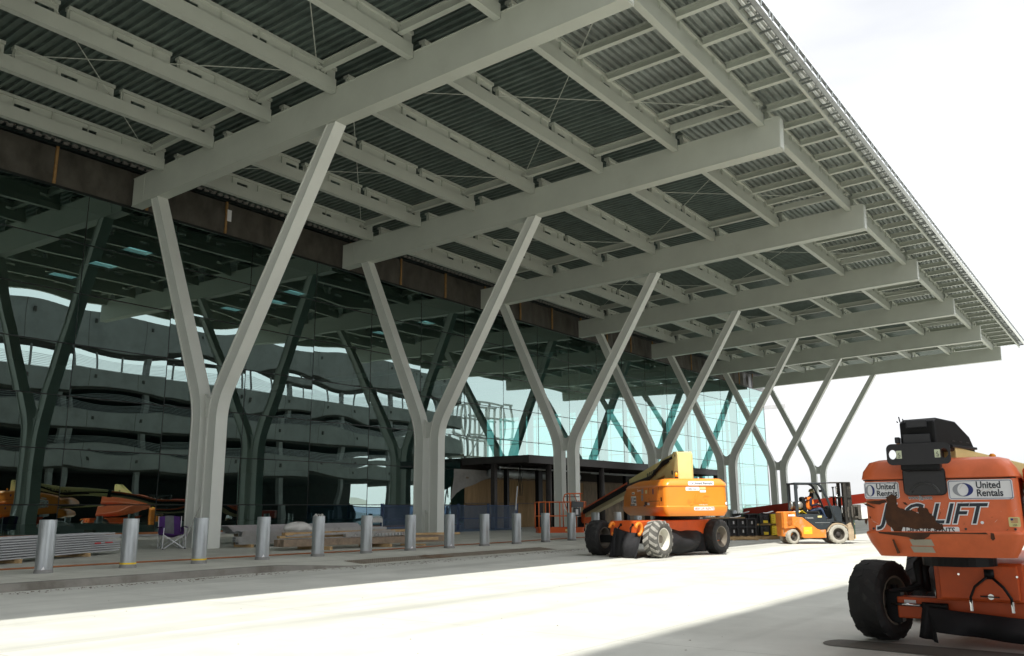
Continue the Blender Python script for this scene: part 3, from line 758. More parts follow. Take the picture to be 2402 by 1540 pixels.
# ------------------------------------------------------------------ stacks of bars and studs
def u_bar(L_, w_, h_, m, name, label, cat, group):
    b = MB(); b.prism([(-w_/2, 0), (w_/2, 0), (w_/2, h_), (w_/2-.012, h_), (w_/2-.012, .012), (-w_/2+.012, .012), (-w_/2+.012, h_), (-w_/2, h_)], 0, L_, 'xz')
    b.box(-w_/2-.001, w_/2+.001, .001, L_-.001, h_*.80, h_*.84)
    o = b.build(name, m); return tag(o, label, cat, group)
d0 = Vector((.52, -.85, 0)).normalized(); ang = math.atan2(d0.y, d0.x) - math.pi/2
nrm = Vector((-d0.y, d0.x, 0))   # towards the camera side
ra = random.Random(2)
src = None; hh = .040
for lay in range(9):
    for row in range(3):
        off = ra.uniform(-.04, .25) if lay > 4 else ra.uniform(-.08, .05)
        if lay == 8: off += .3
        p = Vector((-27.9, 15.7, .27 + lay*.067)) + d0*off - nrm*(-.13 + .26*row) 
        if src is None:
            src = u_bar(9.5, .235, hh, mat('aluminium_bar', (.50,.51,.52), .34, metal=.6, var=.08, scale=2), 'aluminium_bar', 'pale aluminium bar in the flat stack by the left edge', 'metal bar', 'aluminium bars stacked by the glass'); o = src
        else: o = src.copy(); COL.objects.link(o)
        o.location = p; o.rotation_euler = (0, 0, ang)
rm = MB(); rm.bar(Vector((-27.9, 15.7, .54)) + d0*1.2 + nrm*.262, Vector((-27.9, 15.7, .54)) + d0*1.55 + nrm*.262, .004, .045); rm.bar(Vector((-27.9, 15.7, .54)) + d0*.5 + nrm*.262, Vector((-27.9, 15.7, .545)) + d0*.95 + nrm*.262, .004, .035)
tag(rm.build('paint_mark', mat('red_mark', (.5,.02,.02), .6)), 'red paint mark sprayed on the aluminium bar stack', 'mark')
for q in (1.9, 5.2):
    p = Vector((-27.9, 15.7, 0)) + d0*q
    tag(MB().bar(p + nrm*.34 + Vector((0,0,.21)), p - nrm*.75 + Vector((0,0,.21)), .12, .115).build('timber_bearer', WOOD, None, bevel=.006, seg=1), 'short timber bearer under the %s end of the aluminium stack' % ('right' if q < 3 else 'left'), 'timber', 'timber bearers')
# zinc studs behind the lumber
src = None
for lay in range(5):
    for row in range(4):
        if src is None: src = u_bar(7.5, .21, .095, GALV_L, 'zinc_stud', 'bright zinc stud lying in the bundle behind the nearest column', 'metal stud', 'zinc studs in a bundle'); o = src
        else: o = src.copy(); COL.objects.link(o)
        o.location = (-27.75 - .215*row, 20.35 + ra.uniform(-.1, .25) + (.5 if lay < 2 and row else 0) + .22*row, .27 + lay*.1); o.rotation_euler = (0, 0, -.02)
src = None
for lay in range(5):
    for row in range(3):
        if src is None: src = u_bar(7.0, .2, .06, ALU, 'ceiling_channel', 'pale metal channel in the pile behind the lumber', 'metal channel', 'pale channels behind the lumber'); o = src
        else: o = src.copy(); COL.objects.link(o)
        o.location = (-29.85 - .21*row, 21.75 + ra.uniform(-.06, .1) - .1*lay, .62 + lay*.064); o.rotation_euler = (0, 0, -.01)
b = MB(); b.box(-30.6, -29.6, 22.3, 22.45, .15, .615); b.box(-30.6, -29.6, 27.6, 27.75, .15, .615)
for nm, y in (('nearer', 22.3), ('farther', 27.3)):
    tag(MB().box(-30.5, -29.65, y, y+.15, .15, .617).build('timber_bearer', WOOD_G), '%s thick timber bearer under the pale channel pile' % nm, 'timber', 'timber bearers')
for nm, y in (('nearer', 20.9), ('farther', 26.2)):
    tag(MB().box(-28.55, -27.5, y, y+.12, .15, .267).build('timber_bearer', WOOD), '%s timber bearer under the zinc stud bundle' % nm, 'timber', 'timber bearers')
# lumber
def plank(p, q, w_, h_, m, label, name='plank'):
    p, q = Vector(p), Vector(q)
    o = MB().bar(p, q, w_, h_).build(name, m, None, bevel=.008, seg=1); return tag(o, label, 'plank', 'planks in the lumber pile')
plank((-24.25, 19.7, .40), (-22.65, 26.75, .40), .28, .24, WOOD_G, 'long weathered brown timber lying along the front of the pile', 'timber_baulk')
plank((-24.65, 19.75, .40), (-23.1, 26.5, .40), .28, .24, WOOD_G, 'long weathered timber lying behind the front baulk', 'timber_baulk')
plank((-25.2, 20.3, .58), (-23.75, 25.4, .60), .26, .09, WOOD, 'wide pale plank on top of the lumber pile', 'plank')
plank((-25.3, 20.6, .68), (-24.3, 26.4, .70), .25, .10, WOOD, 'upper pale plank on the lumber pile with a knotted end')
plank((-24.35, 24.2, .57), (-23.25, 28.0, .545), .16, .09, WOOD, 'pale plank jutting out at the right end of the pile')
plank((-22.75, 24.35, .42), (-22.35, 25.65, .42), .06, .10, WOOD, 'short pale offcut leaning against the front baulk')
plank((-23.2, 24.5, .22), (-22.2, 24.75, .22), .14, .07, WOOD, 'short block under the front baulk near its right end')
plank((-24.8, 20.9, .215), (-23.2, 21.0, .215), .14, .12, WOOD, 'bearer block under the left half of the lumber')
plank((-24.5, 23.6, .215), (-22.95, 23.7, .215), .14, .12, WOOD, 'bearer block under the middle of the lumber')
st = MB(); st.bar((-24.65, 20.2, .62), (-23.95, 24.9, .70), .12, .045); st.bar((-24.6, 20.5, .66), (-24.0, 24.7, .74), .1, .03)
tag(st.build('stud_offcut', GALV_L), 'thin zinc studs lying across the top of the lumber', 'metal stud')
pc = MB(); pc.bar((-24.0, 22.35, .60), (-23.35, 25.0, .62), .2, .12)
for k in range(16): pc.bar((-23.92 + .036*k, 22.5 + .14*k, .605), (-23.92 + .036*k, 22.55 + .14*k, .605), .225, .09)
tag(pc.build('cable_tray', GALV_L), 'short slotted metal cable tray resting on the timber', 'cable tray')
def blob(c, rx, ry, rz_, seed, m, name, n=28, lump=.3):
    rg_ = random.Random(seed); ph = [rg_.uniform(0, 6) for _ in range(8)]
    b = MB(); loops = []
    for j in range(13):
        th = math.pi*j/12; loop = []
        for i in range(n):
            a = 2*math.pi*i/n
            k = 1 + lump*(.4*math.sin(2*a+ph[0]+th*2) + .3*math.sin(3*a+ph[1]-th) + .25*math.sin(5*a+ph[2]+3*th)+.15*math.sin(9*a+ph[3]+7*th))
            z_ = math.cos(th)*rz_*(1 + .3*lump*math.sin(3*a+ph[4]))
            loop.append((c[0]+rx*math.sin(th)*k*math.cos(a), c[1]+ry*math.sin(th)*k*math.sin(a), max(c[2]+z_, c[2]-rz_*.5)))
        loops.append(loop)
    return b.loft(loops).build(name, m, None, smooth=True)
tag(blob((-26.6, 22.35, .85), .34, .62, .22, 4, mat('white_sheet', (.62,.61,.57), .4, var=.1, bump=.5, bscale=7, spec=.5), 'plastic_bag', lump=.35), 'crumpled white plastic sheet heaped on the zinc studs', 'plastic sheet')

# ------------------------------------------------------------------ chairs, pole, hose
PURP = mat('purple_cloth', (.065,.022,.13), .85, var=.25, scale=5, bump=.2, bscale=30)
GREYC = mat('grey_cloth', (.13,.135,.14), .85, var=.2, scale=5)
ch = thing('camp_chair', 'purple and grey folding camp chair beside the nearest Y column', 'camp chair', (-29.3, 18.72, .15), R(72)); ch.scale = (1.28,)*3
def sheet(fn, name, m, nu=12, nv=10): return MB().grid(fn, nu, nv).build(name, m, ch, smooth=True, solid=.012)
sheet(lambda u, v: (-.27 + .54*u, -.26 + .5*v, .42 - .07*math.sin(math.pi*u)*math.sin(math.pi*v) - .05*v + .03*abs(2*u-1)), 'seat', PURP)
def back(u, v, x0, x1): 
    x = x0 + (x1-x0)*u; return (x*(1-.05*v), .22 + .14*v + .06*math.sin(math.pi*(x+.3)/.6), .40 + .52*v + (.02*math.cos(x*8)))
sheet(lambda u, v: back(u, v, -.13, .13), 'back_centre', GREYC)
for x0, x1 in ((-.31, -.13), (.13, .31)): sheet(lambda u, v: back(u, v, x0, x1), 'back_side', PURP)
for sx in (-1, 1):
    sheet(lambda u, v: (sx*(.31 + .06*math.sin(math.pi*u)), -.3 + .56*v, .60 + .03*math.sin(math.pi*v) - .03*math.cos(2*math.pi*u)*0), 'armrest', PURP)
    sheet(lambda u, v: (sx*(.30 + .02*math.sin(3*u)), -.05 + .3*v, .40 + .2*u), 'side_cloth', PURP)
    for p, q in (((sx*.30, -.30, .60), (sx*.32, -.32, .01)), ((sx*.32, .30, .92), (sx*.30, .26, .01)), ((sx*.30, -.30, .01), (sx*.31, .24, .43)), ((sx*.31, .26, .01), (sx*.29, -.28, .41))):
        MB().tube([p, q], .011, 8).build('leg', ALU, ch)
for p, q in (((-.30, -.31, .01), (.28, -.27, .40)), ((.30, -.31, .01), (-.28, -.27, .40)), ((-.30, .27, .01), (.28, .25, .40)), ((.30, .27, .01), (-.28, .25, .40))):
    MB().tube([p, q], .011, 8).build('cross_brace', ALU, ch)
for sx in (-1, 1):
    for y in (-.315, .265): MB().lathe([(.02, 0), (.026, .015), (.018, .035)], (sx*.305, y, 0), n=10).build('foot', BLACK, ch)
fc = thing('folding_chair', 'white metal folding chair in front of the blue mesh fence', 'folding chair', (-29.6, 29.55, .16), R(40)); fc.scale = (1.28,)*3
WM = mat('white_enamel', (.62,.62,.58), .4, var=.06)
for sx in (-1, 1):
    MB().tube([(sx*.21, -.30, 0), (sx*.21, .02, .44), (sx*.205, .16, .68), (sx*.17, .2, .80), (0, .21, .83)], .014, 8).build('frame', WM, fc)
    MB().tube([(sx*.19, .28, 0), (sx*.19, -.17, .45)], .012, 8).build('leg', WM, fc)
MB().grid(lambda u, v: (.19*(2*u-1), .10 + .09*v + .03*math.sin(math.pi*u), .60 + .2*v - .05*(2*u-1)**2*v), 8, 4).build('backrest', WM, fc, smooth=True, solid=.012)
MB().prism([(x, y) for x, y in rrect(.40, .40, .12, 4)], .435, .455, 'xy').build('seat', WM, fc, bevel=.008)
MB().tube([(-.19, .2, .11), (.19, .2, .11)], .009, 6).build('stretcher', WM, fc)
tag(MB().tube([(-29.1, 19.02, .16), (-28.76, 19.44, 1.66)], .022, 8).build('metal_pole', CHROME), 'thin bright metal pole leaning on the foot of the nearest column', 'pole')
hz = [(-22.45, 4), (-22.4, 8.5), (-22.25, 10.6), (-22.2, 12.7), (-22.0, 14.75), (-21.9, 16.6), (-21.75, 18.6), (-21.55, 20.3), (-21.45, 21.5), (-21.5, 23), (-21.75, 25.2), (-21.55, 26.3), (-21.6, 29), (-21.8, 33), (-21.9, 38)]
tag(MB().tube([(x + .02*math.sin(y*3), y, .178) for x, y in hz], .024, 6).build('hose', mat('orange_hose', (.30,.115,.045), .7)), 'thin rusty orange hose running along the pavement behind the bollards', 'hose')
# tactile mat on the dropped kerb
tm = thing('tactile_paving', 'brownish dimpled tactile mat on the dropped kerb', 'tactile mat', (-18.6, 22, .06))
TM = mat('tactile_brown', (.20,.17,.13), .8, var=.25, scale=4)
def tz(x, y): return walk_z(x, y) + .012
b = MB(); b.grid(lambda u, v: (-18.95 + .85*u, 17.6 + 10*v, tz(-18.95+.85*u, 17.6+10*v)), 6, 24); b.build('mat', TM, tm, local=False)
b = MB()
for i in range(10):
    for j in range(118):
        x, y = -18.90 + .085*i, 17.65 + .0845*j; z_ = tz(x, y)
        b._a([(x-.02, y-.02, z_), (x+.02, y-.02, z_), (x+.02, y+.02, z_), (x-.02, y+.02, z_), (x, y, z_+.018)], [(0,1,4), (1,2,4), (2,3,4), (3,0,4)])
b.build('domes', TM, tm, local=False)
tag(MB().grid(lambda u, v: (-18.75 + .6*u, 20.6 + 1.0*v, tz(-18.75+.6*u, 20.6+v) + .02 + .03*math.sin(u*5+v*3)*math.sin(v*7)), 8, 10).build('cardboard', mat('wet_cardboard', (.16,.11,.07), .9, var=.3), None, solid=.01), 'brown crumpled cardboard scrap on the dropped kerb', 'cardboard')
# grit and scraps along the gutter
g = MB(); rg2 = random.Random(11)
for k in range(900):
    y = rg2.uniform(5, 33); x = -17.7 + abs(rg2.gauss(0, .22)) + (.0 if y < 16 else rg2.uniform(-.4, .6)); s_ = rg2.uniform(.006, .026)*(1.6 if rg2.random() < .08 else 1)
    a = rg2.uniform(0, 6); c_, d_ = s_*math.cos(a), s_*math.sin(a); z_ = max(0, walk_z(x, y) if x < -18.1 else 0) + .004
    g._a([(x+c_, y+d_, z_), (x-d_, y+c_, z_), (x-c_*1.6, y-d_*1.6, z_), (x+d_, y-c_, z_), (x, y, z_+s_*.6)], [(0,1,4), (1,2,4), (2,3,4), (3,0,4)])
for k in range(120):
    y = rg2.uniform(4, 30); x = rg2.uniform(-17, -2); s_ = rg2.uniform(.004, .012); z_ = .004
    g._a([(x+s_, y, z_), (x, y+s_, z_), (x-s_*1.7, y-s_, z_), (x, y, z_+s_*.6)], [(0,1,3), (1,2,3), (2,0,3)])
tag(g.build('debris', mat('grit', (.17,.14,.11), .95)), 'brown grit and small scraps strewn along the gutter', 'debris', kind='stuff')
# ------------------------------------------------------------------ boom lifts
RIM_W = mat('cream_rim', (.62,.60,.52), .5, var=.15, scale=4)
RIM_D = mat('dirty_rim', (.16,.14,.11), .7, var=.3, scale=5)
TREAD_L = mat('dusty_tread', (.30,.29,.26), .9, var=.3, scale=6, bump=.2)
def T(x, y, z=0, rz=0): return Matrix.Translation((x, y, z)) @ Matrix.Rotation(R(rz), 4, 'Z')
def wheel(t, M, r, w, rim_m, tread_m, lugs=15, hub_side=1, rub=None, worn=1.0):
    """one wheel, axle along its x axis, hub dish opening to +x; built in world space from M."""
    we = bpy.data.objects.new('wheel', None); COL.objects.link(we); we.parent = t; we.empty_display_size = .1
    we.matrix_local = world_of(t).inverted() @ M
    rub = rub or RUBBER
    b = MB()
    h = w/2
    prof = [(r*.56, -h*.86), (r*.62, -h*.98), (r*.80, -h*1.03), (r*.93, -h*.94), (r*.965, -h*.8), (r*.975, 0), (r*.965, h*.8), (r*.93, h*.94), (r*.80, h*1.03), (r*.62, h*.98), (r*.56, h*.86)]
    b.lathe(prof, axis='x', n=48, caps=False)
    o = b.build('tyre', rub, we, smooth=True)
    b = MB()
    for k in range(lugs):
        for sd in (-1, 1):
            a0 = 2*math.pi*(k + (.5 if sd > 0 else 0))/lugs; da = 2*math.pi/lugs
            vs = []
            for rr in (r*.95, r*worn):
                for (xx, aa) in ((0.02*sd, 0), (sd*h*.92, .55), (sd*h*.92, .55+.44), (0.02*sd, .46)):
                    a = a0 + aa*da; q = rr*(1 if abs(xx) < h*.5 else .985)
                    vs.append((xx, q*math.cos(a), q*math.sin(a)))
            b._a(vs, [(0,1,2,3), (7,6,5,4), (0,4,5,1), (1,5,6,2), (2,6,7,3), (3,7,4,0)])
            # shoulder of the lug running down the sidewall
            a = a0 + .77*da; e = .20*da
            vs = [(sd*h*.90, r*.985*worn*math.cos(a+f), r*.985*worn*math.sin(a+f)) for f in (-e, e)] + [(sd*h*1.06, r*.82*math.cos(a+f), r*.82*math.sin(a+f)) for f in (e*.8, -e*.8)] + [(sd*h*.7, r*.9*math.cos(a+f), r*.9*math.sin(a+f)) for f in (-e, e)]
            b._a(vs, [(0,1,2,3)])
    b.build('tread', tread_m, we)
    s_ = hub_side
    b = MB(); b.lathe([(r*.585, s_*h*.9), (r*.60, s_*h*.97), (r*.55, s_*h*.95), (r*.50, s_*h*.35), (r*.46, -s_*h*.05), (r*.30, -s_*h*.10), (r*.28, s_*h*.05), (.01, s_*h*.05)], axis='x', n=36, caps=False)
    b.lathe([(r*.57, -s_*h*.88), (r*.52, -s_*h*.4), (.02, -s_*h*.2)], axis='x', n=30, caps=False)
    o = b.build('rim', rim_m, we); smooth_by_angle(o, 35)
    b = MB(); b.lathe([(r*.22, -s_*h*.1), (r*.21, s_*h*.45), (r*.12, s_*h*.55), (.005, s_*h*.55)], axis='x', n=20, caps=False)
    for k in range(9):
        a = 2*math.pi*k/9; b.lathe([(.016, s_*h*.02), (.016, s_*h*.16), (.001, s_*h*.18)], (0, r*.26*math.cos(a), r*.26*math.sin(a)), 'x', 6, caps=False)
    o = b.build('hub', RIM_D if rim_m is RIM_W else STEEL_D, we); smooth_by_angle(o, 35)
    return we
def hood(levels, n=5):
    """levels: (x0, x1, y0, y1, corner radius, z) -> rounded box"""
    loops = []
    for x0, x1, y0, y1, r, z in levels:
        loops.append([(px, py, z) for px, py in rrect(x1-x0, y1-y0, r, n, (x0+x1)/2, (y0+y1)/2)])
    return MB().loft(loops)
def plate(t, name, m, x0, x1, z0, z1, y, r=.02, th=.003, face='-y'):
    """thin decal: face -y (rear) or -x (left side, where x is read as y)."""
    pts = rrect(x1-x0, z1-z0, r, 3, (x0+x1)/2, (z0+z1)/2)
    b = MB().prism(pts, y-th, y, 'xz' if face == '-y' else 'yz'); return b.build(name, m, t)
def ring_logo(t, cx, cz, w, h, y, face='-y'):
    """interlocked grey and blue crescents"""
    def cres(sgn, m, nm):
        out = [(cx + sgn*.14*w*0 + sgn*(.5*w)*math.sin(R(a))*.98*1.0, cz + .5*h*math.cos(R(a))) for a in range(0, 181, 12)]
        inn = [(cx + sgn*(-.02*w + .28*w*math.sin(R(a))), cz + .46*h*math.cos(R(a))) for a in range(180, -1, -12)]
        MB().prism(out + inn, y-.0045, y-.001, 'xz' if face == '-y' else 'yz').build(nm, m, t)
    cres(-1, GREY, 'crescent_mark'); cres(1, NAVY, 'crescent_mark')
def cloth(t, p00, p10, p01, p11, name, m, folds=5, amp=.05, bulge=.08, nu=36, nv=14, nrm=(0,-1,0), sag=.0):
    a, b_, c, d = map(Vector, (p00, p10, p01, p11)); nn = Vector(nrm)
    def fn(u, v):
        p = (a*(1-u) + b_*u)*(1-v) + (c*(1-u) + d*u)*v
        k = amp*(.25+.75*v)*(math.sin(u*folds*6.28 + 1.3*v) + .5*math.sin(u*folds*11.1+2+3*v))
        p = p + nn*(k + bulge*math.sin(math.pi*v)*math.sin(math.pi*u)) - Vector((0,0,1))*sag*math.sin(math.pi*u)*(1-v)
        return p
    return MB().grid(fn, nu, nv).build(name, m, t, local=False, smooth=True, solid=.012)

# ---- far lift ----
THF = 45.2
Mt = T(-12.97, 27.1, 0, THF); Mc = T(-13.34, 26.43, 0, -12)
lf = thing('boom_lift', 'sunlit yellow orange boom lift parked across the drop-off lane, cream tower raised', 'boom lift', (-12.97, 27.1, 0), R(THF))
yr, xw = -1.9, 1.08
lv = [(-xw+.10, xw-.10, yr+.10, 2.4, .12, 1.25), (-xw+.02, xw-.02, yr+.01, 2.8, .16, 1.40), (-xw, xw, yr, 2.9, .16, 1.55), (-xw+.03, xw-.03, yr+.03, 2.9, .16, 1.565),
      (-xw+.025, xw-.025, yr+.025, 2.8, .17, 1.9), (-xw+.03, xw-.03, yr+.03, 2.45, .17, 2.18), (-xw, xw, yr, 2.42, .18, 2.195), (-xw+.02, xw-.02, yr+.015, 2.2, .2, 2.28), (-xw+.13, xw-.13, yr+.12, 1.2, .2, 2.41), (-xw+.2, xw-.2, yr+.2, 1.0, .2, 2.425)]
o = hood(lv, 6).build('turret_hood', ORANGE, lf, bevel=.012); smooth_by_angle(o, 50)
b = MB(); b.lathe([(.75, 1.10), (.75, 1.26)], n=32); b.build('turntable', BLACK, lf)
# side panel seams, latches, vents on the left hood
sd = -xw + .028
b = MB(); b.box(sd-.002, sd+.01, -.30, -.285, 1.58, 2.17); b.box(sd-.002, sd+.01, -1.35, -1.335, 1.58, 2.17); b.box(sd-.002, sd+.01, -1.3, -.32, 1.72, 1.735); b.box(sd-.004, sd+.01, -1.62, -1.5, 1.72, 1.84)
b.build('panel_seam', BLACK, lf)
def side_decal(y0, y1, z0, z1, m): return plate(lf, 'decal', m, y0, y1, z0, z1, sd, .01, .004, '-x')
def side_text(s_, y, z, size, m=INK, **k): return text('lettering', s_, size, m, lf, (sd-.006, y, z), '-x', **k)
side_decal(1.15, 1.75, 1.66, 1.92, WHITE); ring_logo(lf, 1.60, 1.79, .22, .2, sd-.004, '-x'); side_text('United', 1.46, 1.80, .105, bold=.02, ext=.001); side_text('Rentals', 1.46, 1.69, .105, bold=.02, ext=.001)
side_decal(1.12, 1.86, 1.585, 1.65, WHITE); side_text('800-UR-RENTS', 1.83, 1.59, .085, bold=.02, ext=.001)
side_decal(1.3, 1.62, 1.98, 2.06, WHITE); side_text('10823564', 1.59, 1.99, .06, ext=.001)
side_text('800S', .18, 1.61, .15, INK, bold=.03, ext=.001)
side_decal(.35, .55, 1.75, 1.95, GREY); side_decal(.3, .5, 1.98, 2.15, GREY); side_decal(-.12, .08, 1.98, 2.1, CREAM); side_decal(-.8, -.9+.2, 1.95, 2.12, NAVY); side_decal(-.35, -.1, 1.6, 1.68, WHITE)
side_decal(.1, .3, 1.42+.14, 1.56+.04, NAVY); side_text('Skypower', 1.0, 2.07, .11, WHITE, shear=.3, ext=.001)
side_text('UnitedRentals.com', 1.0, 1.43, .07, WHITE, ext=.001)
# rear decals
ry = yr + .028
plate(lf, 'decal', WHITE, -.26, .60, 2.205, 2.335, yr - .002 + .006, .03); ring_logo(lf, -.16, 2.27, .11, .09, yr+.003); text('lettering', 'United Rentals', .105, INK, lf, (-.08, yr-.001, 2.235), bold=.015, ext=.001)
plate(lf, 'decal', WHITE, -.34, .12, 2.04, 2.155, ry); text('lettering', '10823564', .09, INK, lf, (-.30, ry-.004, 2.062), ext=.001)
plate(lf, 'decal', CREAM, .13, .33, 2.08, 2.155, ry); plate(lf, 'decal', WHITE, .13, .33, 1.985, 2.06, ry)
text('raised_letters', 'JLG', .36, ORANGE, lf, (-.16, ry-.002, 1.67), shear=.3, bold=.03, ext=.012)
text('lettering', 'www.jlg.com', .055, WHITE, lf, (.08, ry-.004, 1.585), ext=.001)
plate(lf, 'decal', WHITE, -.10, .58, 1.425, 1.535, yr+.004, .03); text('lettering', '800-UR-RENTS', .10, RED_O, lf, (-.07, yr-.002, 1.445), shear=.2, bold=.012, ext=.001)
plate(lf, 'decal', WHITE, .96, 1.02, 1.60, 1.68, ry)
# cream tower with side cheeks, eye and beacon
tw_ = MB()
tw_.prism([(-1.15, 2.40), (-1.15, 3.24), (-1.07, 3.33), (-.72, 3.33), (-.55, 3.25), (.45, 2.40)], -.30, -.262, 'yz')
tw_.prism([(-1.15, 2.40), (-1.15, 3.24), (-1.07, 3.33), (-.72, 3.33), (-.55, 3.25), (.45, 2.40)], .185, .22, 'yz')
tw_.box(-.262, .185, -1.14, -1.06, 2.40, 3.30); tw_.box(-.262, .185, -1.06, -.7, 3.285, 3.32)
tw_.build('tower', CREAM, lf, bevel=.02)
b = MB(); b.lathe([(.075, -.309), (.075, -.301)], (0, -.58, 2.66), 'x', 20); b.lathe([(.035, -.312), (.035, -.301)], (0, -.92, 3.20), 'x', 12)
b.build('pin', STEEL_D, lf)
b = MB(); b.lathe([(.065, 2.42), (.065, 2.47), (.05, 2.48)], (-.42, -1.3, 0), n=14); b.build('beacon_base', BLACK, lf)
MB().lathe([(.05, 2.48), (.052, 2.56), (.04, 2.62), (.01, 2.63)], (-.42, -1.3, 0), n=14).build('beacon', mat('amber_lens', (.85,.32,.01), .15), lf, smooth=True)
MB().tube([(-.47, -1.3, 2.44), (-.47, -1.3, 2.66), (-.42, -1.3, 2.68), (-.37, -1.3, 2.66), (-.37, -1.3, 2.44)], .01, 5).build('beacon_guard', BLACK, lf)
# boom: cream base, orange red mid section, cream fly, hoses
P0, P1 = Vector((-.04, -.75, 3.05)), Vector((.23, 14.1, 1.22))
def bp(t_): return P0 + (P1-P0)*t_
up = Vector((0, .12, .99))
MB().bar(bp(0), bp(.40), .40, .56).build('boom_base', CREAM, lf, bevel=.015)
MB().bar(bp(.385), bp(.40), .43, .60).build('boom_collar', BLACK, lf)
b = MB(); b.bar(bp(.36), bp(.955), .30, .33, off=(0, -.05)); b.build('boom_fly', mat('dark_cream', (.40,.34,.19), .5, var=.2), lf, bevel=.01)  # fly in a darker cream than the boom base
b = MB(); b.bar(bp(.30), bp(.96), .34, .14, off=(0, .17)); b.build('boom_top_rail', RED_O, lf, bevel=.006)
b = MB(); b.bar(bp(.40), bp(.95), .07, .15, off=(-.21, .03))
for k in range(80):
    q = .41 + .54*k/80; b.bar(bp(q), bp(q+.003), .09, .18, off=(-.21, .03))
b.build('cable_track', BLACK, lf)
b = MB(); b.tube([bp(.0)+Vector((-.26, .1, .1)), bp(.08)+Vector((-.24, 0, .16)), bp(.17)+Vector((-.25, 0, -.12)), bp(.26)+Vector((-.24, 0, -.05)), bp(.4)+Vector((-.2, 0, .08))], .05, 8)
b.tube([bp(.02)+Vector((-.3, .1, .05)), bp(.1)+Vector((-.26, 0, .02)), bp(.2)+Vector((-.25, 0, -.18)), bp(.3)+Vector((-.22, 0, -.12))], .04, 8)
b.build('hose', BLACK, lf, smooth=True)
for c_, s_ in (('JLG LIFT', .30),):
    q = bp(.115); o = text('lettering', c_, s_, INK, lf, (q.x-.207, q.y+1.45, q.z+-.31), '-x', bold=.03, ext=.002, rot=math.degrees(math.atan2(P0.z-P1.z, P1.y-P0.y)))
b = MB(); b.bar(bp(.10)+Vector((0, 0, -.35)), bp(.30)+Vector((0, 0, -.2)), .12, .12); b.build('lift_cylinder', STEEL_D, lf)
b = MB(); b.prism([(P1.y-.75, P1.z+.22), (P1.y-.15, P1.z+.10), (P1.y+.05, P1.z-.05), (P1.y+.05, P1.z-.28), (P1.y-.35, P1.z-.42), (P1.y-.75, P1.z-.12)], P1.x-.2, P1.x+.2, 'yz')
b.box(P1.x-.23, P1.x-.12, P1.y-.42, P1.y-.1, P1.z-.1, P1.z+.08); b.build('boom_nose', RED_O, lf, bevel=.02)
b = MB(); b.tube([P1+Vector((0, -.3, -.35)), P1+Vector((0, .1, -.5)), P1+Vector((-.1, .4, -.35))], .07, 8); b.build('jib_hose', BLACK, lf, smooth=True)
# basket
Mb = T(-23.7, 36.3, .36, THF)
bk = MB(); bk.M = Mb; bl, bw2 = 1.16, .52
bk.prism([(x, y) for x, y in rrect(2*bl, 2*bw2, .25, 4)], 0, .06, 'xy')
bk.loft([[(x*k_, y*k_, z) for x, y in rrect(2*bl, 2*bw2, .25, 4)] for z, k_ in ((0, .99), (.26, 1))] , caps=False)
bk.build('basket_floor', RED_O, lf, local=False, flip=True)
RAIL = mat('basket_orange', (.66,.145,.03), .5, var=.15, scale=4)
b = MB(); b.M = Mb; cr = [(-bl, -bw2), (bl, -bw2), (bl, bw2), (-bl, bw2)]
for zz in (.80, 1.47):
    pts = [(x, y, zz) for x, y in rrect(2*bl, 2*bw2, .12, 3)]; b.tube(pts, .026, 8, closed=True)
for (x, y) in cr + [(-.62, -bw2), (-.1, -bw2), (.48, -bw2), (-.62, bw2), (.3, bw2), (.75, -bw2)]: b.tube([(x*.98, y*.98, .2), (x*.98, y*.98, 1.47)], .028, 8)
b.tube([(.12, -bw2, 1.47), (.10, -bw2, 1.62), (.16, -bw2, 1.82), (.30, -bw2, 1.87), (1.08, -bw2+.05, 1.88)], .03, 8); b.tube([(.42, -bw2, 1.86), (.42, -bw2, .8)], .03, 8); b.tube([(.95, -bw2+.05, 1.86), (.98, -bw2, 1.47)], .026, 8)
b.tube([(.62, -bw2, 1.84), (.78, -bw2, 1.48)], .022, 6); b.tube([(.14, -bw2, 1.5), (.36, -bw2+.1, .85)], .024, 6)
b.tube([(1.15, .0, 1.47), (1.40, .2, 1.48), (1.34, .2, .9)], .026, 6); b.tube([(1.25, .1, 1.44), (1.30, .2, .95)], .02, 6)
b.build('basket_rail', RAIL, lf, local=False, smooth=True)
b = MB(); b.M = Mb
b.prism([(.46, 1.20), (1.02, 1.22), (1.08, 1.46), (.50, 1.50)], -bw2-.20, -bw2+.12); b.prism([(.56, .78), (.94, .78), (.90, 1.2), (.6, 1.2)], -bw2-.1, -bw2+.1); b.box(.1, .9, -bw2-.02, -bw2+.02, 1.70, 1.74)
for q in range(5): b.lathe([(.014, 1.48), (.014, 1.56)], (.56+.09*q, -bw2-.06, 0), n=6)
b.build('control_console', mat('console_grey', (.09,.095,.10), .5, var=.15), lf, local=False, bevel=.012)
b = MB(); b.M = Mb; b.box(.68, .80, -bw2-.115, -bw2-.10, .86, 1.12); b.build('manual_box', WHITE, lf, local=False)
b = MB(); b.M = Mb; b.box(.16, .34, -bw2-.02, -bw2-.006, .07, .17); b.build('decal', CREAM, lf, local=False)
b = MB(); b.M = Mb; b.tube([(1.05, .1, .2), (1.3, .25, .6), (1.15, .0, .95)], .05, 6); b.box(.95, 1.25, -.15, .25, .05, .75); b.build('basket_bracket', BLACK, lf, local=False)
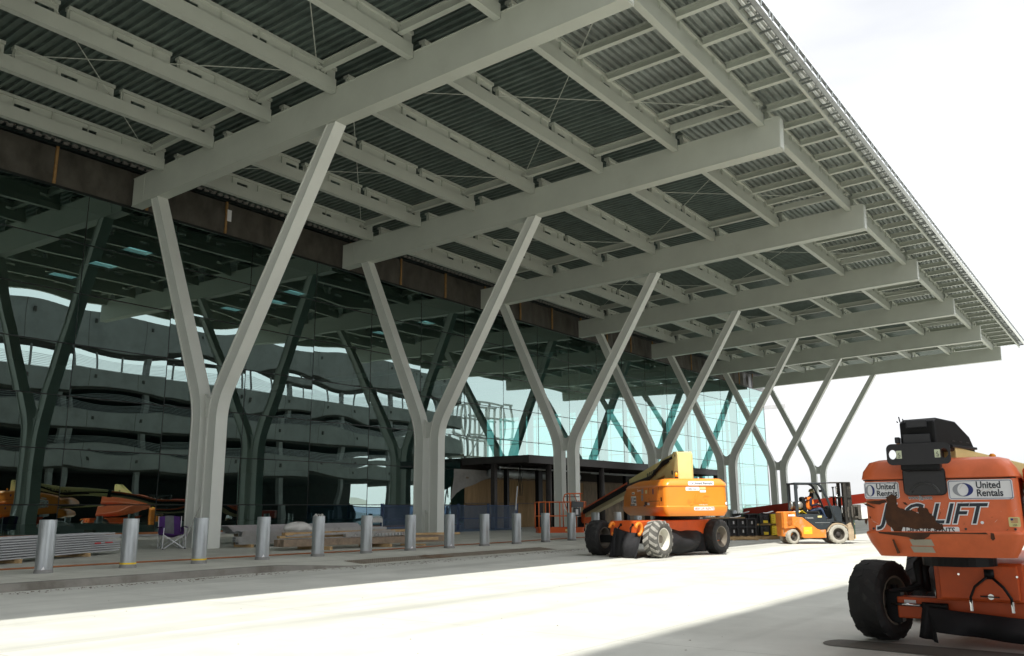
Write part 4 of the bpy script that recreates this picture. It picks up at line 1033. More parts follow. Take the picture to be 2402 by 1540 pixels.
# chassis
b = MB(); b.M = Mc
b.box(-.22, 1.0, -2.15, 2.0, .66, 1.12); b.box(-.62, 1.02, -1.0, 1.1, .72, 1.118)
b.build('chassis', RED_O, lf, local=False, bevel=.02)
b = MB(); b.M = Mc
b.box(-1.1, 1.15, 1.43, 1.77, .42, .66); MB_f = MB(); MB_f.M = Mc; MB_f.box(-1.1, 1.15, -1.77, -1.43, .42, .66); MB_f.build('axle', BLACK, lf, local=False, bevel=.015)
b.prism([(.5, .95), (1.05, .62), (1.05, .45), (.5, .6)], 1.35, 1.65); b.build('axle', RED_O, lf, local=False, bevel=.015)
b = MB(); b.M = Mc
for x in (-.05, 1.02):
    pts = [(-2.22 + .14*math.cos(R(a)), .88 + .17*math.sin(R(a))) for a in range(-100, 171, 30)]
    b.tube([(x, y, z) for y, z in pts], .055, 8)
b.build('tow_hook', mat('hook_orange', (.78,.22,.02), .45), lf, local=False, smooth=True)
for x in (.24, .72):
    b = MB(); b.M = Mc; b.box(x-.045, x+.045, -2.158, -2.145, .96, 1.04); b.tube([(x, -2.16, 1.0), (x-.05, -2.22, .9), (x-.06, -2.20, .7)], .022, 6); b.build('slot', BLACK, lf, local=False)
b = MB(); b.M = Mc; b.box(.04, .16, -2.156, -2.146, .82, .90); b.build('decal', WHITE, lf, local=False)
def wc(x, y, z): return tuple(Mc @ Vector((x, y, z)))
cloth(lf, wc(.04, -2.20, .92), wc(1.08, -2.16, .76), wc(.10, -2.3, .05), wc(1.05, -2.4, .03), 'skirt', CLOTH_K, 2, .05, .20, 44, 16, (.1, -1, 0), .06)
cloth(lf, wc(-.0, -2.2, .9), wc(.14, -2.2, .86), wc(-.10, -2.35, .01), wc(.22, -2.3, .02), 'skirt', CLOTH_K, 2, .04, .05, 14, 12, (-.5, -.8, 0))
cloth(lf, wc(.98, -1.0, .95), wc(.98, 1.1, .86), wc(.95, -1.1, .06), wc(.98, 1.1, .10), 'skirt', CLOTH_K, 2, .06, .34, 44, 16, (1, -.1, 0), .1)
for x, y, tm_, rm_, hs, st_ in ((1.25, -1.6, TREAD_L, RIM_W, 1, 8), (1.1, 1.65, RUBBER, RIM_D, 1, 4), (-1.22, -1.58, RUBBER, RIM_D, 1, 10), (-1.2, 1.6, RUBBER, RIM_D, -1, 0)):
    wheel(lf, Mc @ T(x, y, .565, st_), .57, .46, rm_, tm_, hub_side=hs, rub=mat('dusty_tyre', (.10,.098,.088), .85, var=.35, scale=6, bump=.2) if tm_ is TREAD_L else None)
# ---- third lift behind the forklift: chassis, hood, tower and boom copied from the first ----
l3 = lf.copy(); COL.objects.link(l3); l3.location = (-6.0, 38.2, 0); l3.rotation_euler = (0, 0, R(64))
l3['label'] = 'third boom lift behind the near one, its long red boom reaching left past the forklift'
def clone(a, b_):
    for ch_ in list(a.children):
        if ch_.name.split('.')[0] in ('basket_floor', 'basket_rail', 'control_console', 'manual_box', 'basket_bracket', 'jib_hose', 'lettering', 'decal', 'crescent_mark', 'raised_letters', 'skirt', 'boom_base', 'boom_fly', 'boom_top_rail', 'cable_track', 'hose', 'boom_collar', 'boom_nose', 'lift_cylinder', 'panel_seam'): continue
        d_ = ch_.copy(); COL.objects.link(d_); d_.parent = b_; clone(ch_, d_)
        if d_.name.startswith('turret_hood'): d_.data = d_.data.copy(); d_.data.materials[0] = mat('dull_red_hood', (.40,.085,.025), .5, var=.15)
clone(lf, l3)
Q0, Q1 = Vector((0, -1.2, 2.3)), Vector((.2, 12.4, 1.22))
b = MB(); b.bar(Q0, Q0+(Q1-Q0)*.45, .3, .34); b.build('boom_base', CREAM, l3)
b = MB(); b.bar(Q0+(Q1-Q0)*.3, Q1, .34, .40, off=(0, .04)); b.build('boom_fly', mat('red_boom', (.32,.03,.014), .5, var=.15), l3)
# ---- near lift ----
THN = 5
NRL = Vector((-2.30, 8.96, 0)); f_ = Vector((-math.sin(R(THN)), math.cos(R(THN)), 0)); r_ = Vector((math.cos(R(THN)), math.sin(R(THN)), 0))
NW = .685; NYR = -1.5
c0 = NRL + r_*NW - f_*NYR
ln = thing('boom_lift', 'weathered red orange boom lift with rust scrapes, nearest the camera at right', 'boom lift', (c0.x, c0.y, 0), R(THN))
lv = [(-NW+.10, NW-.10, NYR+.12, 1.3, .10, 1.03), (-NW+.03, NW-.03, NYR+.03, 1.5, .12, 1.16), (-NW, NW, NYR, 1.5, .12, 1.245), (-NW+.004, NW-.004, NYR+.004, 1.5, .12, 1.262), (-NW+.022, NW-.022, NYR+.022, 1.5, .12, 1.27),
      (-NW+.022, NW-.022, NYR+.022, 1.5, .12, 1.755), (-NW, NW, NYR, 1.45, .12, 1.765), (-NW+.015, NW-.015, NYR+.01, 1.4, .13, 1.84), (-NW+.07, NW-.07, NYR+.07, 1.2, .14, 1.93), (-NW+.15, NW-.15, NYR+.15, 1.1, .14, 1.955)]
o = hood(lv, 6).build('turret_hood', ORANGE_R, ln, bevel=.006); smooth_by_angle(o, 45)
ny = NYR + .0215
def nx(X): return -NW + (X-240)/2050*2*NW
def nz(Y): return 1.762 - (Y-870)*.000752
def npl(m, X0, X1, Y0_, Y1_, r=.02, th=.0025, name='decal'): return plate(ln, name, m, nx(X0), nx(X1), nz(Y1_), nz(Y0_), ny, r, th)
for X0, X1, Ya_, Yb_, s_ in ((285, 762, 905, 1120, .076), (1395, 2195, 897, 1140, .088)):
    npl(WHITE, X0, X1, Ya_, Yb_, .022)
    pts = rrect(nx(X1)-nx(X0)-.022, nz(Ya_)-nz(Yb_)-.022, .014, 3, (nx(X0)+nx(X1))/2, (nz(Ya_)+nz(Yb_))/2)
    MB().tube([(x, ny-.0035, z) for x, z in pts], .0022, 4, closed=True).build('decal_border', NAVY, ln)
    ww = nx(X1)-nx(X0); hh_ = nz(Ya_)-nz(Yb_)
    ring_logo(ln, nx(X0)+ww*(.17 if X0 < 1000 else .235), (nz(Ya_)+nz(Yb_))/2, ww*(.27 if X0 < 1000 else .33), hh_*.68, ny-.0005)
    text('lettering', 'United', s_, INK, ln, (nx(X0)+ww*(.35 if X0 < 1000 else .44), ny-.004, (nz(Ya_)+nz(Yb_))/2+.012), bold=.022, ext=.0008, sx=.84)
    text('lettering', 'Rentals', s_, INK, ln, (nx(X0)+ww*(.35 if X0 < 1000 else .44), ny-.004, nz(Yb_)+hh_*.17), bold=.022, ext=.0008, sx=.84)
text('lettering', 'www.jlg.com', .047, WHITE, ln, (nx(875), ny-.003, nz(1128)), bold=.06, ext=.0006, sx=.84); text('lettering', 'www.jlg.com', .047, INK, ln, (nx(876), ny-.0045, nz(1128)), bold=.0, ext=.0006, sx=.84)
for m_, bd, dy in ((WHITE, .05, .0), (INK, .012, .0012)):
    text('lettering', 'JLG LIFT', .262, m_, ln, (nx(462), ny-.0035-dy, nz(1425)), shear=.32, bold=bd, ext=.0006, sx=.95)
npl(WHITE, 600, 1485, 1470, 1555, .014); text('lettering', '1-800-UR-RENTS', .072, INK, ln, (nx(770), ny-.0035, nz(1545)), shear=.12, bold=.02, ext=.0006, sx=.84)
npl(CREAM, 2093, 2232, 1352, 1468, .012); npl(NAVY, 2118, 2150, 1366, 1392, .002, .0035)
for k in range(4): npl(mat('flag_red', (.45,.03,.03), .5), 2152 if k < 2 else 2118, 2205, 1368+14*k, 1374+14*k, .001, .0035)
text('lettering', 'USA', .022, INK, ln, (nx(2140), ny-.0035, nz(1455)), ext=.0004, sx=.84)
MB().lathe([(.014, 0), (.014, .004)], (nx(1775), ny-.004, nz(1418)), 'y', 16).build('decal', WHITE, ln)
rust = [[(575,1105),(640,1075),(660,1065),(705,1080),(720,1130),(715,1200),(735,1235),(800,1250),(850,1275),(905,1255),(945,1290),(985,1300),(980,1240),(1010,1220),(1060,1235),(1100,1235),(1135,1300),(1180,1345),(1215,1420),(1275,1440),(1280,1500),(1210,1520),(1150,1490),(1040,1500),(870,1490),(760,1480),(735,1560),(660,1545),(610,1480),(555,1440),(545,1350),(555,1230),(590,1170),(575,1140)],
        [(295,1150),(420,1140),(560,1135),(585,1160),(480,1190),(330,1170)], [(250,1170),(330,1180),(420,1240),(380,1230),(300,1205)], [(255,1370),(300,1365),(290,1410),(270,1450),(258,1420)], [(330,1340),(345,1345),(335,1370),(326,1362)], [(790,1160),(830,1165),(860,1200),(815,1190)]]
for pl in rust:
    pts = []
    for i, (X, Y) in enumerate(pl):      # ragged outline
        X2, Y2 = pl[(i+1) % len(pl)]
        for q in (0, .33, .66):
            j = 9 if len(pl) > 10 else 4
            pts.append((nx(X+(X2-X)*q + rnd.uniform(-j, j)), nz(Y+(Y2-Y)*q + rnd.uniform(-j, j))))
    MB().prism(pts, ny-.0068, ny-.0008, 'xz').build('rust_patch', RUST, ln)
low = [[(-.56,1.262),(-.25,1.258),(.0,1.262),(.22,1.258),(.36,1.262),(.38,1.246),(.15,1.25),(-.1,1.244),(-.12,1.22),(-.16,1.196),(-.24,1.19),(-.30,1.215),(-.37,1.225),(-.45,1.235),(-.55,1.248)], [(.40,1.258),(.425,1.255),(.43,1.205),(.41,1.19),(.395,1.21)]]
for pl in low: MB().prism(pl, NYR-.006, NYR+.03, 'xz').build('rust_patch', RUST, ln)
b = MB()
b.prism([(-.44,1.19),(-.425,1.19),(-.39,1.06),(-.405,1.06)], NYR-.0, NYR+.12, 'xz'); b.build('rust_streak', RUST, ln)
for z0, z1 in ((1.135, 1.195), (1.07, 1.127)):
    t0, t1 = (1.16-z0)/.13, (1.16-z1)/.13
    b = MB(); q0 = NYR+.03+.09*max(0, t0)-.004; q1 = NYR+.03+.09*max(0, t1)-.004
    if z1 > 1.16: q1 = NYR+.012-.003
    b.poly([(-.27, q0, z0), (-.08, q0, z0), (-.10, q1, z1), (-.29, q1, z1)]); b.build('warning_decal', mat('faded_label', (.42,.38,.29), .6), ln, solid=.002)
cp = [MB(), MB()]; rc = random.Random(21)
for k in range(46):
    i = k % 2; X, Y = rc.uniform(250, 2270), rc.uniform(890, 1530)
    x, z = nx(X), nz(Y); l_ = rc.uniform(.004, .035) if k % 5 else rc.uniform(.04, .11); a = rc.gauss(0, .5) + (0 if k % 3 else 1.2); w_ = rc.uniform(.0012, .0035)
    dx, dz_ = l_*math.cos(a)/2, l_*math.sin(a)/2
    if abs(x) + abs(dx) > NW - .05 or not 1.28 < z - abs(dz_) < z + abs(dz_) < 1.75: continue
    cp[i].bar((x-dx, ny-.0042, z-dz_), (x+dx, ny-.0042, z+dz_), .0012, w_, up=(-math.sin(a), 0, math.cos(a)))
cp[0].build('scratch', mat('pale_scratch', (.62,.50,.42), .7), ln); cp[1].build('paint_chip', RUST, ln)
b = MB(); b.box(-NW+.03, NW-.03, NYR+.016, NYR+.03, 1.748, 1.757); b.build('panel_seam', BLACK, ln)
b = MB()
for q in (-.60, -.2, .2, .6): b.lathe([(.011, 0), (.012, .006)], (q, NYR+.017, 1.292), 'y', 8)
b.build('bolt', STEEL_D, ln)
# black hook plate, recess and boom cover
xh = -.115
pp_ = rrect(.55, .20, .05, 5, xh, 1.985)
def holed(pts, holes, y0, y1, name, m):
    cu = bpy.data.curves.new(name, 'CURVE'); cu.dimensions = '2D'; cu.fill_mode = 'BOTH'; cu.extrude = (y1-y0)/2
    for loop in [pts] + holes:
        s_ = cu.splines.new('POLY'); s_.points.add(len(loop)-1); s_.use_cyclic_u = True
        for p_, (x, z) in zip(s_.points, loop): p_.co = (x, z, 0, 1)
    to = bpy.data.objects.new('tmp', cu); me = bpy.data.meshes.new_from_object(to); bpy.data.objects.remove(to)
    me.materials.clear(); me.materials.append(m); me.transform(Matrix.Rotation(R(90), 4, 'X')); me.transform(Matrix.Translation((0, (y0+y1)/2, 0)))
    o_ = bpy.data.objects.new(name, me); COL.objects.link(o_); o_.parent = ln; return o_
hole = lambda cx_: [(cx_ + .033*math.cos(2*math.pi*k/20), 1.985 + .045*math.sin(2*math.pi*k/20)) for k in range(20)]
o = holed(pp_, [hole(xh-.222), hole(xh+.222)], NYR-.20, NYR-.175, 'hook_plate', BLACK_G)
for sx in (-.165, .165):
    plate(ln, 'hook_decal', mat('pale_label', (.62,.66,.46), .5), xh+sx-.024, xh+sx+.024, 1.945, 2.02, NYR-.2005, .003)
    MB().tube([(xh+sx+.005, NYR-.206, 2.00), (xh+sx-.008, NYR-.206, 1.985), (xh+sx+.01, NYR-.206, 1.972), (xh+sx+.006, NYR-.206, 1.957), (xh+sx-.008, NYR-.206, 1.96)], .0028, 5).build('hook_symbol', INK, ln)
b = MB(); b.box(xh-.165, xh+.175, NYR-.175, NYR+.4, 1.83, 2.09); b.build('boom_foot', BLACK, ln, bevel=.02)
b = MB(); b.prism([(x, z) for x, z in rrect(.375, .27, .05, 4, xh+.01, 1.735)], NYR-.02, NYR+.10, 'xz'); b.build('recess', BLACK_G, ln, bevel=.01)
MB().tube([(xh + .01 + .125*math.cos(R(a)), NYR-.03, 1.60 + .12*math.sin(R(a))) for a in range(8, 173, 12)], .010, 8).build('hose_loop', mat('hose_grey', (.05,.05,.05), .4), ln, smooth=True)
# boom cover: box with sloping back, folded skirt, cream boom root behind
b = MB(); x0, x1 = xh-.165, xh+.11
CV = Matrix.Translation((xh, NYR, 0)) @ Matrix.Rotation(R(-16), 4, 'Z') @ Matrix.Translation((-xh, -NYR, 0)); b.M = CV
b.prism([(NYR-.03, 2.06), (NYR-.03, 2.30), (NYR+.05, 2.335), (NYR+.50, 2.325), (NYR+.84, 2.19), (NYR+.95, 2.07), (NYR+.96, 2.02), (NYR+.1, 2.03)], x0, x1+.06, 'yz')
b.build('boom_cover', BLACK, ln, bevel=.018)
b = MB(); b.M = CV; b.box(x1+.06, x1+.085, NYR+.3, NYR+.94, 2.06, 2.085)
for k in range(3): b.box(x1+.06, x1+.066, NYR+.35+.18*k, NYR+.43+.18*k, 2.12, 2.13)
b.build('cover_ribs', mat('black_rib', (.02,.021,.023), .35), ln, bevel=.004)
b = MB(); b.box(x0+.07, x1-.02, NYR-.075, NYR-.055, 2.24, 2.315); b.box(x0+.03, x1-.0, NYR-.085, NYR-.055, 2.09, 2.18)
b.box(x0-.045, x0, NYR-.05, NYR+.1, 2.10, 2.16)
b.build('cover_ribs', mat('black_rib', (.02,.021,.023), .35), ln, bevel=.008)
for k, (dx, dy) in enumerate(((.02, 0), (.05, .02), (-.005, .03))): MB().bar((x0+dx, NYR-.05+dy, 2.30), (x0+dx-.008, NYR-.05+dy, 2.355-.02*k), .015, .01).build('torn_strip', BLACK, ln)
MB().box(x0-.03, x0-.002, NYR-.02, NYR+.04, 2.03, 2.10).build('amber_marker', mat('amber_lens', (.85,.32,.01), .15), ln)
b = MB(); b.M = CV; b.bar((xh, NYR+.4, 1.92), (xh, 4.0, 1.66), .36, .30); b.build('boom_base', CREAM, ln, bevel=.01)
MB().lathe([(.03, 1.95), (.03, 1.985), (.015, 2.0)], (.47, NYR+.5, 0), n=10).build('beacon', MATS['amber_lens'], ln, smooth=True)
MB().box(NW+.02, NW+.35, NYR+.5, 1.6, 1.25, 1.86).build('side_box', RED_O, ln, bevel=.03)
b = MB(); b.lathe([(.36, .88), (.36, 1.05)], (0, 0, 0), n=30); b.build('turntable', BLACK, ln)
# chassis and running gear
Nc = T(-1.55, 11.6, 0, 1)
b = MB(); b.M = Nc
b.box(-.50, .36, -.95, 2.4, .50, .90); b.box(-.45, .31, -1.0, -.95, .52, .88); b.box(.36, .75, -.6, 2.3, .52, .88); b.build('chassis', RED_O, ln, local=False, bevel=.015)
b = MB(); b.M = Nc
b.box(-.94, 1.2, -.82, -.60, .27, .50); b.build('axle', RED_O, ln, local=False, bevel=.015)
b = MB(); b.M = Nc
b.tube([(-.98, -.92, .43), (-.62, -.92, .425)], .018, 10); b.tube([(.75, -.92, .42), (1.2, -.92, .40)], .018, 10); b.build('steering_rod', CHROME, ln, local=False, smooth=True)
b = MB(); b.M = Nc
b.tube([(-.66, -.92, .425), (-.4, -.92, .42)], .04, 10); b.box(-1.06, -.9, -.80, -.62, .22, .56); b.tube([(-.98, -.72, .16), (-.98, -.72, .62)], .035, 8); b.tube([(-1.0, -.9, .56), (-.7, -.78, .60), (-.62, -.8, .55)], .028, 6); b.build('steering_knuckle', BLACK, ln, local=False)
b = MB(); b.M = Nc
b.box(.0, .09, -1.035, -.99, .74, .84); b.tube([(.02, -1.04, .76), (-.10, -1.05, .66), (-.15, -1.05, .55), (-.15, -1.04, .42)], .015, 6); b.tube([(.07, -1.04, .76), (.17, -1.05, .66), (.23, -1.05, .55), (.235, -1.04, .42)], .015, 6)
b.build('hydraulic_hose', BLACK, ln, local=False, smooth=True)
b = MB(); b.M = Nc
for x in (-.15, .235): b.tube([(x, -1.04, .52), (x, -1.04, .41)], .02, 8)
b.lathe([(.03, -1.03), (.03, -1.0)], (.04, 0, .56), 'y', 10); b.tube([(-.06, -1.03, .562), (.12, -1.03, .558)], .009, 6); b.lathe([(.012, -1.005), (.012, -.995)], (-.25, 0, .78), 'y', 8); b.lathe([(.012, -1.005), (.012, -.995)], (.3, 0, .77), 'y', 8)
b.build('fitting', CHROME, ln, local=False)
b = MB(); b.M = Nc; b.box(-.86, -.74, -.832, -.82, .42, .47); b.build('decal', WHITE, ln, local=False)
b = MB(); b.M = Nc
b.tube([(-.62, -.6, .95), (-.72, -.65, .85), (-.70, -.7, .65), (-.85, -.7, .55)], [.06, .05, .045, .04], 8); b.build('hose_bundle', BLACK, ln, local=False, smooth=True); b = MB(); b.M = Nc; b.tube([(-.60, -.55, .95), (-.66, -.62, .8), (-.64, -.66, .55)], .05, 8)
b.tube([(.72, -.6, .95), (.78, -.65, .75), (.8, -.7, .5)], .06, 8); b.build('hose_bundle', BLACK, ln, local=False, smooth=True)
for q in ([(-.52, -.72, .50), (-.52, -.72, .58)], [(.84, -.72, .44), (.80, -.72, .56)]):
    b = MB(); b.M = Nc; b.tube(q, .03, 8); b.build('cylinder_rod', CHROME, ln, local=False, smooth=True)
def wn(x, y, z): return tuple(Nc @ Vector((x, y, z)))
cloth(ln, wn(-.62, -.98, .42), wn(1.6, -.95, .36), wn(-.52, -1.05, .17), wn(1.7, -1.1, .02), 'skirt', CLOTH_K, 3, .035, .12, 60, 16, (.1, -1, 0), .05)
cloth(ln, wn(-.64, -.96, .45), wn(-.54, -1.0, .40), wn(-.70, -.98, .10), wn(-.50, -1.05, .06), 'skirt', CLOTH_K, 1, .03, .03, 10, 10, (-.3, -1, 0))
wheel(ln, Nc @ T(-1.13, -.70, .452, -17), .452, .36, RIM_D, RUBBER, 14, hub_side=1, rub=mat('black_tyre', (.012,.012,.012), .7, var=.3, scale=6, bump=.2), worn=.983)
wheel(ln, Nc @ T(1.45, -.70, .47, 6), .47, .37, RIM_D, RUBBER, 14, hub_side=-1, rub=MATS['black_tyre'])
wheel(ln, Nc @ T(-1.05, 1.6, .45, 0), .45, .37, RIM_D, RUBBER, 14, hub_side=-1, rub=MATS['black_tyre'])
wheel(ln, Nc @ T(1.4, 1.85, .47, 0), .47, .37, RIM_D, RUBBER, 14, hub_side=1, rub=MATS['black_tyre'])
# ------------------------------------------------------------------ forklift and driver
K = .002127
def fx(X): return (X-1200)*K
def fz(Y): return (1405-Y)*K
TH = 35.0
fk = thing('forklift', 'dusty orange and black forklift driving right with a gas bottle behind its seat', 'forklift', (-10.98, 37.95, 0), R(TH))
F_OR = mat('forklift_orange', (.72,.22,.03), .45, var=.15, scale=4, stain=(.42,.34,.24), stain_scale=3, stain_lo=.56, stain_hi=.75)
F_DK = mat('forklift_slate', (.028,.036,.042), .38, var=.15, scale=4, stain=(.10,.10,.09), stain_scale=4, stain_lo=.6, stain_hi=.8)
F_TAN = mat('worn_fender', (.42,.33,.22), .65, var=.25, scale=5, stain=(.10,.08,.06), stain_scale=4, stain_lo=.55, stain_hi=.65)
FS = mat('mast_steel', (.045,.044,.04), .5, metal=.3, var=.3, scale=6, stain=(.14,.12,.09), stain_scale=6, stain_lo=.55, stain_hi=.7)
HW = .58
def fpoly(P): return [(fx(a), fz(b_)) for a, b_ in P]
arch = [(fx(320) + .37*math.cos(R(a)), fz(1250) + .40*math.sin(R(a))) for a in range(-5, 186, 15)]
body = fpoly([(150,1110),(152,960),(150,800),(168,782),(390,780),(402,888),(520,895),(640,990),(800,1120),(860,1137),(962,1130),(962,1288),(522,1288)])
pan = body + [(q[0], q[1]) for q in arch if q[0] > fx(200)]
MB().prism(pan, -HW, HW).build('chassis', F_OR, fk, bevel=.02)
cw = MB(); cw.loft([[(x, y, z) for x, y in rrect(.62, 1.16, .2, 4, fx(270)+.0, 0)] for z in (fz(1100), fz(800))]); cw.loft([[(x-.02, y, z) for x, y in rrect(.5, 1.0, .2, 4, fx(250), 0)] for z in (fz(1260), fz(1095))])
cw.build('counterweight', F_OR, fk, bevel=.02)
MB().prism(fpoly([(150,1105),(150,1215),(225,1260),(228,1120)]), -.45, .45).build('rear_skirt', F_TAN, fk)
blk = fpoly([(405,875),(480,850),(640,826),(930,850),(985,905),(1000,992),(1085,985),(1085,1010),(962,1128),(860,1135),(800,1118),(640,988),(522,893),(405,886)])
MB().prism(blk, -HW+.01, HW-.01).build('side_cover', F_DK, fk, bevel=.02)
MB().box(fx(760), fx(1045), -HW-.006, -HW+.03, fz(1002), fz(994)).build('cover_seam', GALV, fk)
text('lettering', 'TOYOTA', .062, WHITE, fk, (fx(612), -HW+.002, fz(918)), ext=.001)
MB().lathe([(.020, 0), (.022, .003)], (fx(588), -HW+.0, fz(905)), 'y', 14).build('emblem', GREY, fk)
MB().box(fx(525), fx(690), -HW-.006, -HW, fz(1215), fz(1078)).build('decal', YEL, fk)
text('lettering', '10372', .075, CREAM, fk, (fx(545), -HW-.008, fz(1165)), ext=.001)
MB().box(fx(245), fx(375), -HW-.012, -HW+.02, fz(872), fz(838)).build('reflector', WHITE, fk)
MB().box(fx(820), fx(900), -HW+.0, -HW+.012, fz(900), fz(865)).build('decal', CREAM, fk)
# fender, front end
fen = [(fx(1200) + .49*math.cos(R(a)), fz(1225) + .47*math.sin(R(a))) for a in range(170, 29, -12)]
fen2 = [(fx(1200) + .44*math.cos(R(a)), fz(1225) + .42*math.sin(R(a))) for a in range(29, 171, 12)]
for s0, s1 in ((-HW-.04, -HW+.30), (HW-.30, HW+.04)): MB().prism(fen + fen2, s0, s1).build('fender', F_TAN, fk, bevel=.008)
MB().prism(fpoly([(1385,1050),(1455,1000),(1500,1150),(1490,1335),(1395,1340),(1390,1200)]), -HW-.02, HW+.02).build('front_guard', F_TAN, fk, bevel=.01)
MB().prism(fpoly([(960,1130),(1060,1000),(1100,985),(1400,1000),(1400,1200),(960,1285)]), -HW+.3, HW-.3).build('axle_case', F_DK, fk)
MB().prism(fpoly([(1120,700),(1160,670),(1255,680),(1300,760),(1300,990),(1000,990),(1010,930),(1110,930)]), -HW+.06, HW-.06).build('dashboard', F_DK, fk, bevel=.015)
# overhead guard
for sd in (-1, 1):
    y = sd*(HW-.08)
    MB().bar((fx(435), y, fz(880)), (fx(440), y, fz(230)), .10, .13, up=(1,0,0)).build('guard_post', F_DK, fk, bevel=.02)
    MB().tube([(fx(1170), y, fz(960)), (fx(1115), y, fz(760)), (fx(1030), y, fz(500)), (fx(940), y, fz(310)), (fx(900), y, fz(262)), (fx(860), y, fz(245))], .052, 10).build('guard_post', F_DK, fk, smooth=True)
b = MB(); b.box(fx(405), fx(1095), -HW+.02, HW-.02, fz(240), fz(222)); b.bar((fx(405), -HW+.05, fz(235)), (fx(900), -HW+.05, fz(242)), .08, .07); b.bar((fx(405), HW-.05, fz(235)), (fx(900), HW-.05, fz(242)), .08, .07)
for k in range(5): b.bar((fx(430+110*k), -HW+.05, fz(236)), (fx(430+110*k), HW-.05, fz(236)), .05, .05)
b.build('guard_roof', F_DK, fk, bevel=.01)
b = MB(); b.box(fx(535), fx(560), .1, .3, fz(345), fz(285)); b.tube([(fx(560), .2, fz(335)), (fx(580), .2, fz(325)), (fx(595), .2, fz(240))], .012, 6); b.build('mirror', BLACK, fk)
b = MB(); b.lathe([(.05, 0), (.06, .03), (.05, .08)], (fx(1050), .46, fz(380)), 'x', 12); b.tube([(fx(1045), .46, fz(380)), (fx(1020), .48, fz(290))], .012, 6); b.build('work_lamp', BLACK, fk)
# seat
b = MB(); b.box(fx(640), fx(900), -.24, .24, fz(828), fz(775)); b.prism(fpoly([(600,790),(585,520),(620,490),(655,520),(670,700),(690,790)]), -.22, .22); b.build('seat', BLACK, fk, bevel=.03)
# gas bottle, yellow strap cloth
gb = MB(); gb.lathe([(.02, -.36), (.13, -.34), (.165, -.26), (.165, .26), (.13, .34), (.05, .36), (.05, .40)], (fx(520), 0, fz(660)), 'y', 24)
for y in (-.16, 0, .16): gb.lathe([(.168, y-.012), (.172, y), (.168, y+.012)], (fx(520), 0, fz(660)), 'y', 24, caps=False)
gb.build('gas_bottle', mat('bottle_steel', (.33,.32,.29), .4, metal=.5, var=.2), fk, smooth=True)
MB().lathe([(.15, 0), (.17, .02), (.17, .07), (.15, .08)], (fx(355), -.18, fz(655)), 'x', 24, caps=False).build('bottle_collar', GALV, fk, smooth=True)
MB().grid(lambda u, v: (fx(470+165*u), -HW+.16+.3*v, fz(835 - 60*(1-abs(2*u-1)**1.5)*(.5+.5*math.sin(3*v+u*4))) + .03), 14, 8).build('yellow_cloth', YEL, fk, smooth=True, solid=.015)
# mast, carriage and forks
for sd in (-1, 1):
    b = MB(); b.box(fx(1390), fx(1450), sd*.36-.045, sd*.36+.045, fz(1330), fz(218)); b.box(fx(1470), fx(1555), sd*.28-.045, sd*.28+.045, fz(1300), fz(222)); b.box(fx(1405), fx(1440), sd*.30-.02, sd*.30+.02, fz(1310), fz(240)); b.build('mast_rail', FS, fk, bevel=.006)
    MB().lathe([(.045, fz(1100)), (.045, fz(500)), (.028, fz(495)), (.028, fz(330)), (.05, fz(325)), (.05, fz(300))], (fx(1285), sd*.2, 0), n=12).build('lift_cylinder', FS if sd > 0 else CHROME, fk, smooth=True)
b = MB(); b.box(fx(1150), fx(1530), -.42, .42, fz(232), fz(214)); b.box(fx(1400), fx(1540), -.38, .38, fz(520), fz(490)); b.box(fx(1210), fx(1390), -.3, .3, fz(512), fz(492)); b.box(fx(1400), fx(1540), -.38, .38, fz(1310), fz(1260)); b.build('mast_crosshead', FS, fk, bevel=.006)
b = MB()
for sd in (-.2, .1): b.tube([(fx(1290), sd, fz(520)), (fx(1250), sd, fz(600)), (fx(1320), sd, fz(760)), (fx(1330), sd, fz(900))], .022, 6)
b.build('hose', BLACK, fk, smooth=True)
b = MB(); b.box(fx(1545), fx(1640), -.5, .5, fz(700), fz(672)); b.box(fx(1560), fx(1640), -.5, .5, fz(910), fz(880))
for y in (-.48, -.2, .12, .44): b.box(fx(1425), fx(1450), y-.02, y+.02, fz(900), fz(705)); b.box(fx(1625), fx(1690), y-.035, y+.035, fz(935), fz(655))
b.box(fx(1500), fx(1530), -.5, -.42, fz(900), fz(680)); b.build('carriage', mat('worn_steel', (.16,.15,.13), .45, metal=.6, var=.3, scale=8), fk, bevel=.006)
for y in (-.42, .3):
    b = MB(); b.box(fx(1640), fx(1690), y, y+.12, fz(940), fz(700)); b.prism([(fx(1650), fz(962)), (fx(1800)+.55, fz(950)), (fx(1800)+.55, fz(944)), (fx(1650), fz(935))], y, y+.12); b.build('fork', FS, fk)
Mf = world_of(fk)
for x, y, r_w, w_w, st, hs in ((0, -HW+.10, .405, .27, 0, -1), (0, HW-.10, .405, .27, 0, 1), (fx(320), -HW+.13, .31, .2, 24, -1), (fx(320), HW-.13, .31, .2, 24, 1)):
    wheel(fk, Mf @ T(x, y, r_w, 90 + st), r_w, w_w, mat('grimy_rim', (.07,.062,.05), .7, var=.3), RUBBER_D, 16, hub_side=hs*1, rub=RUBBER_D)
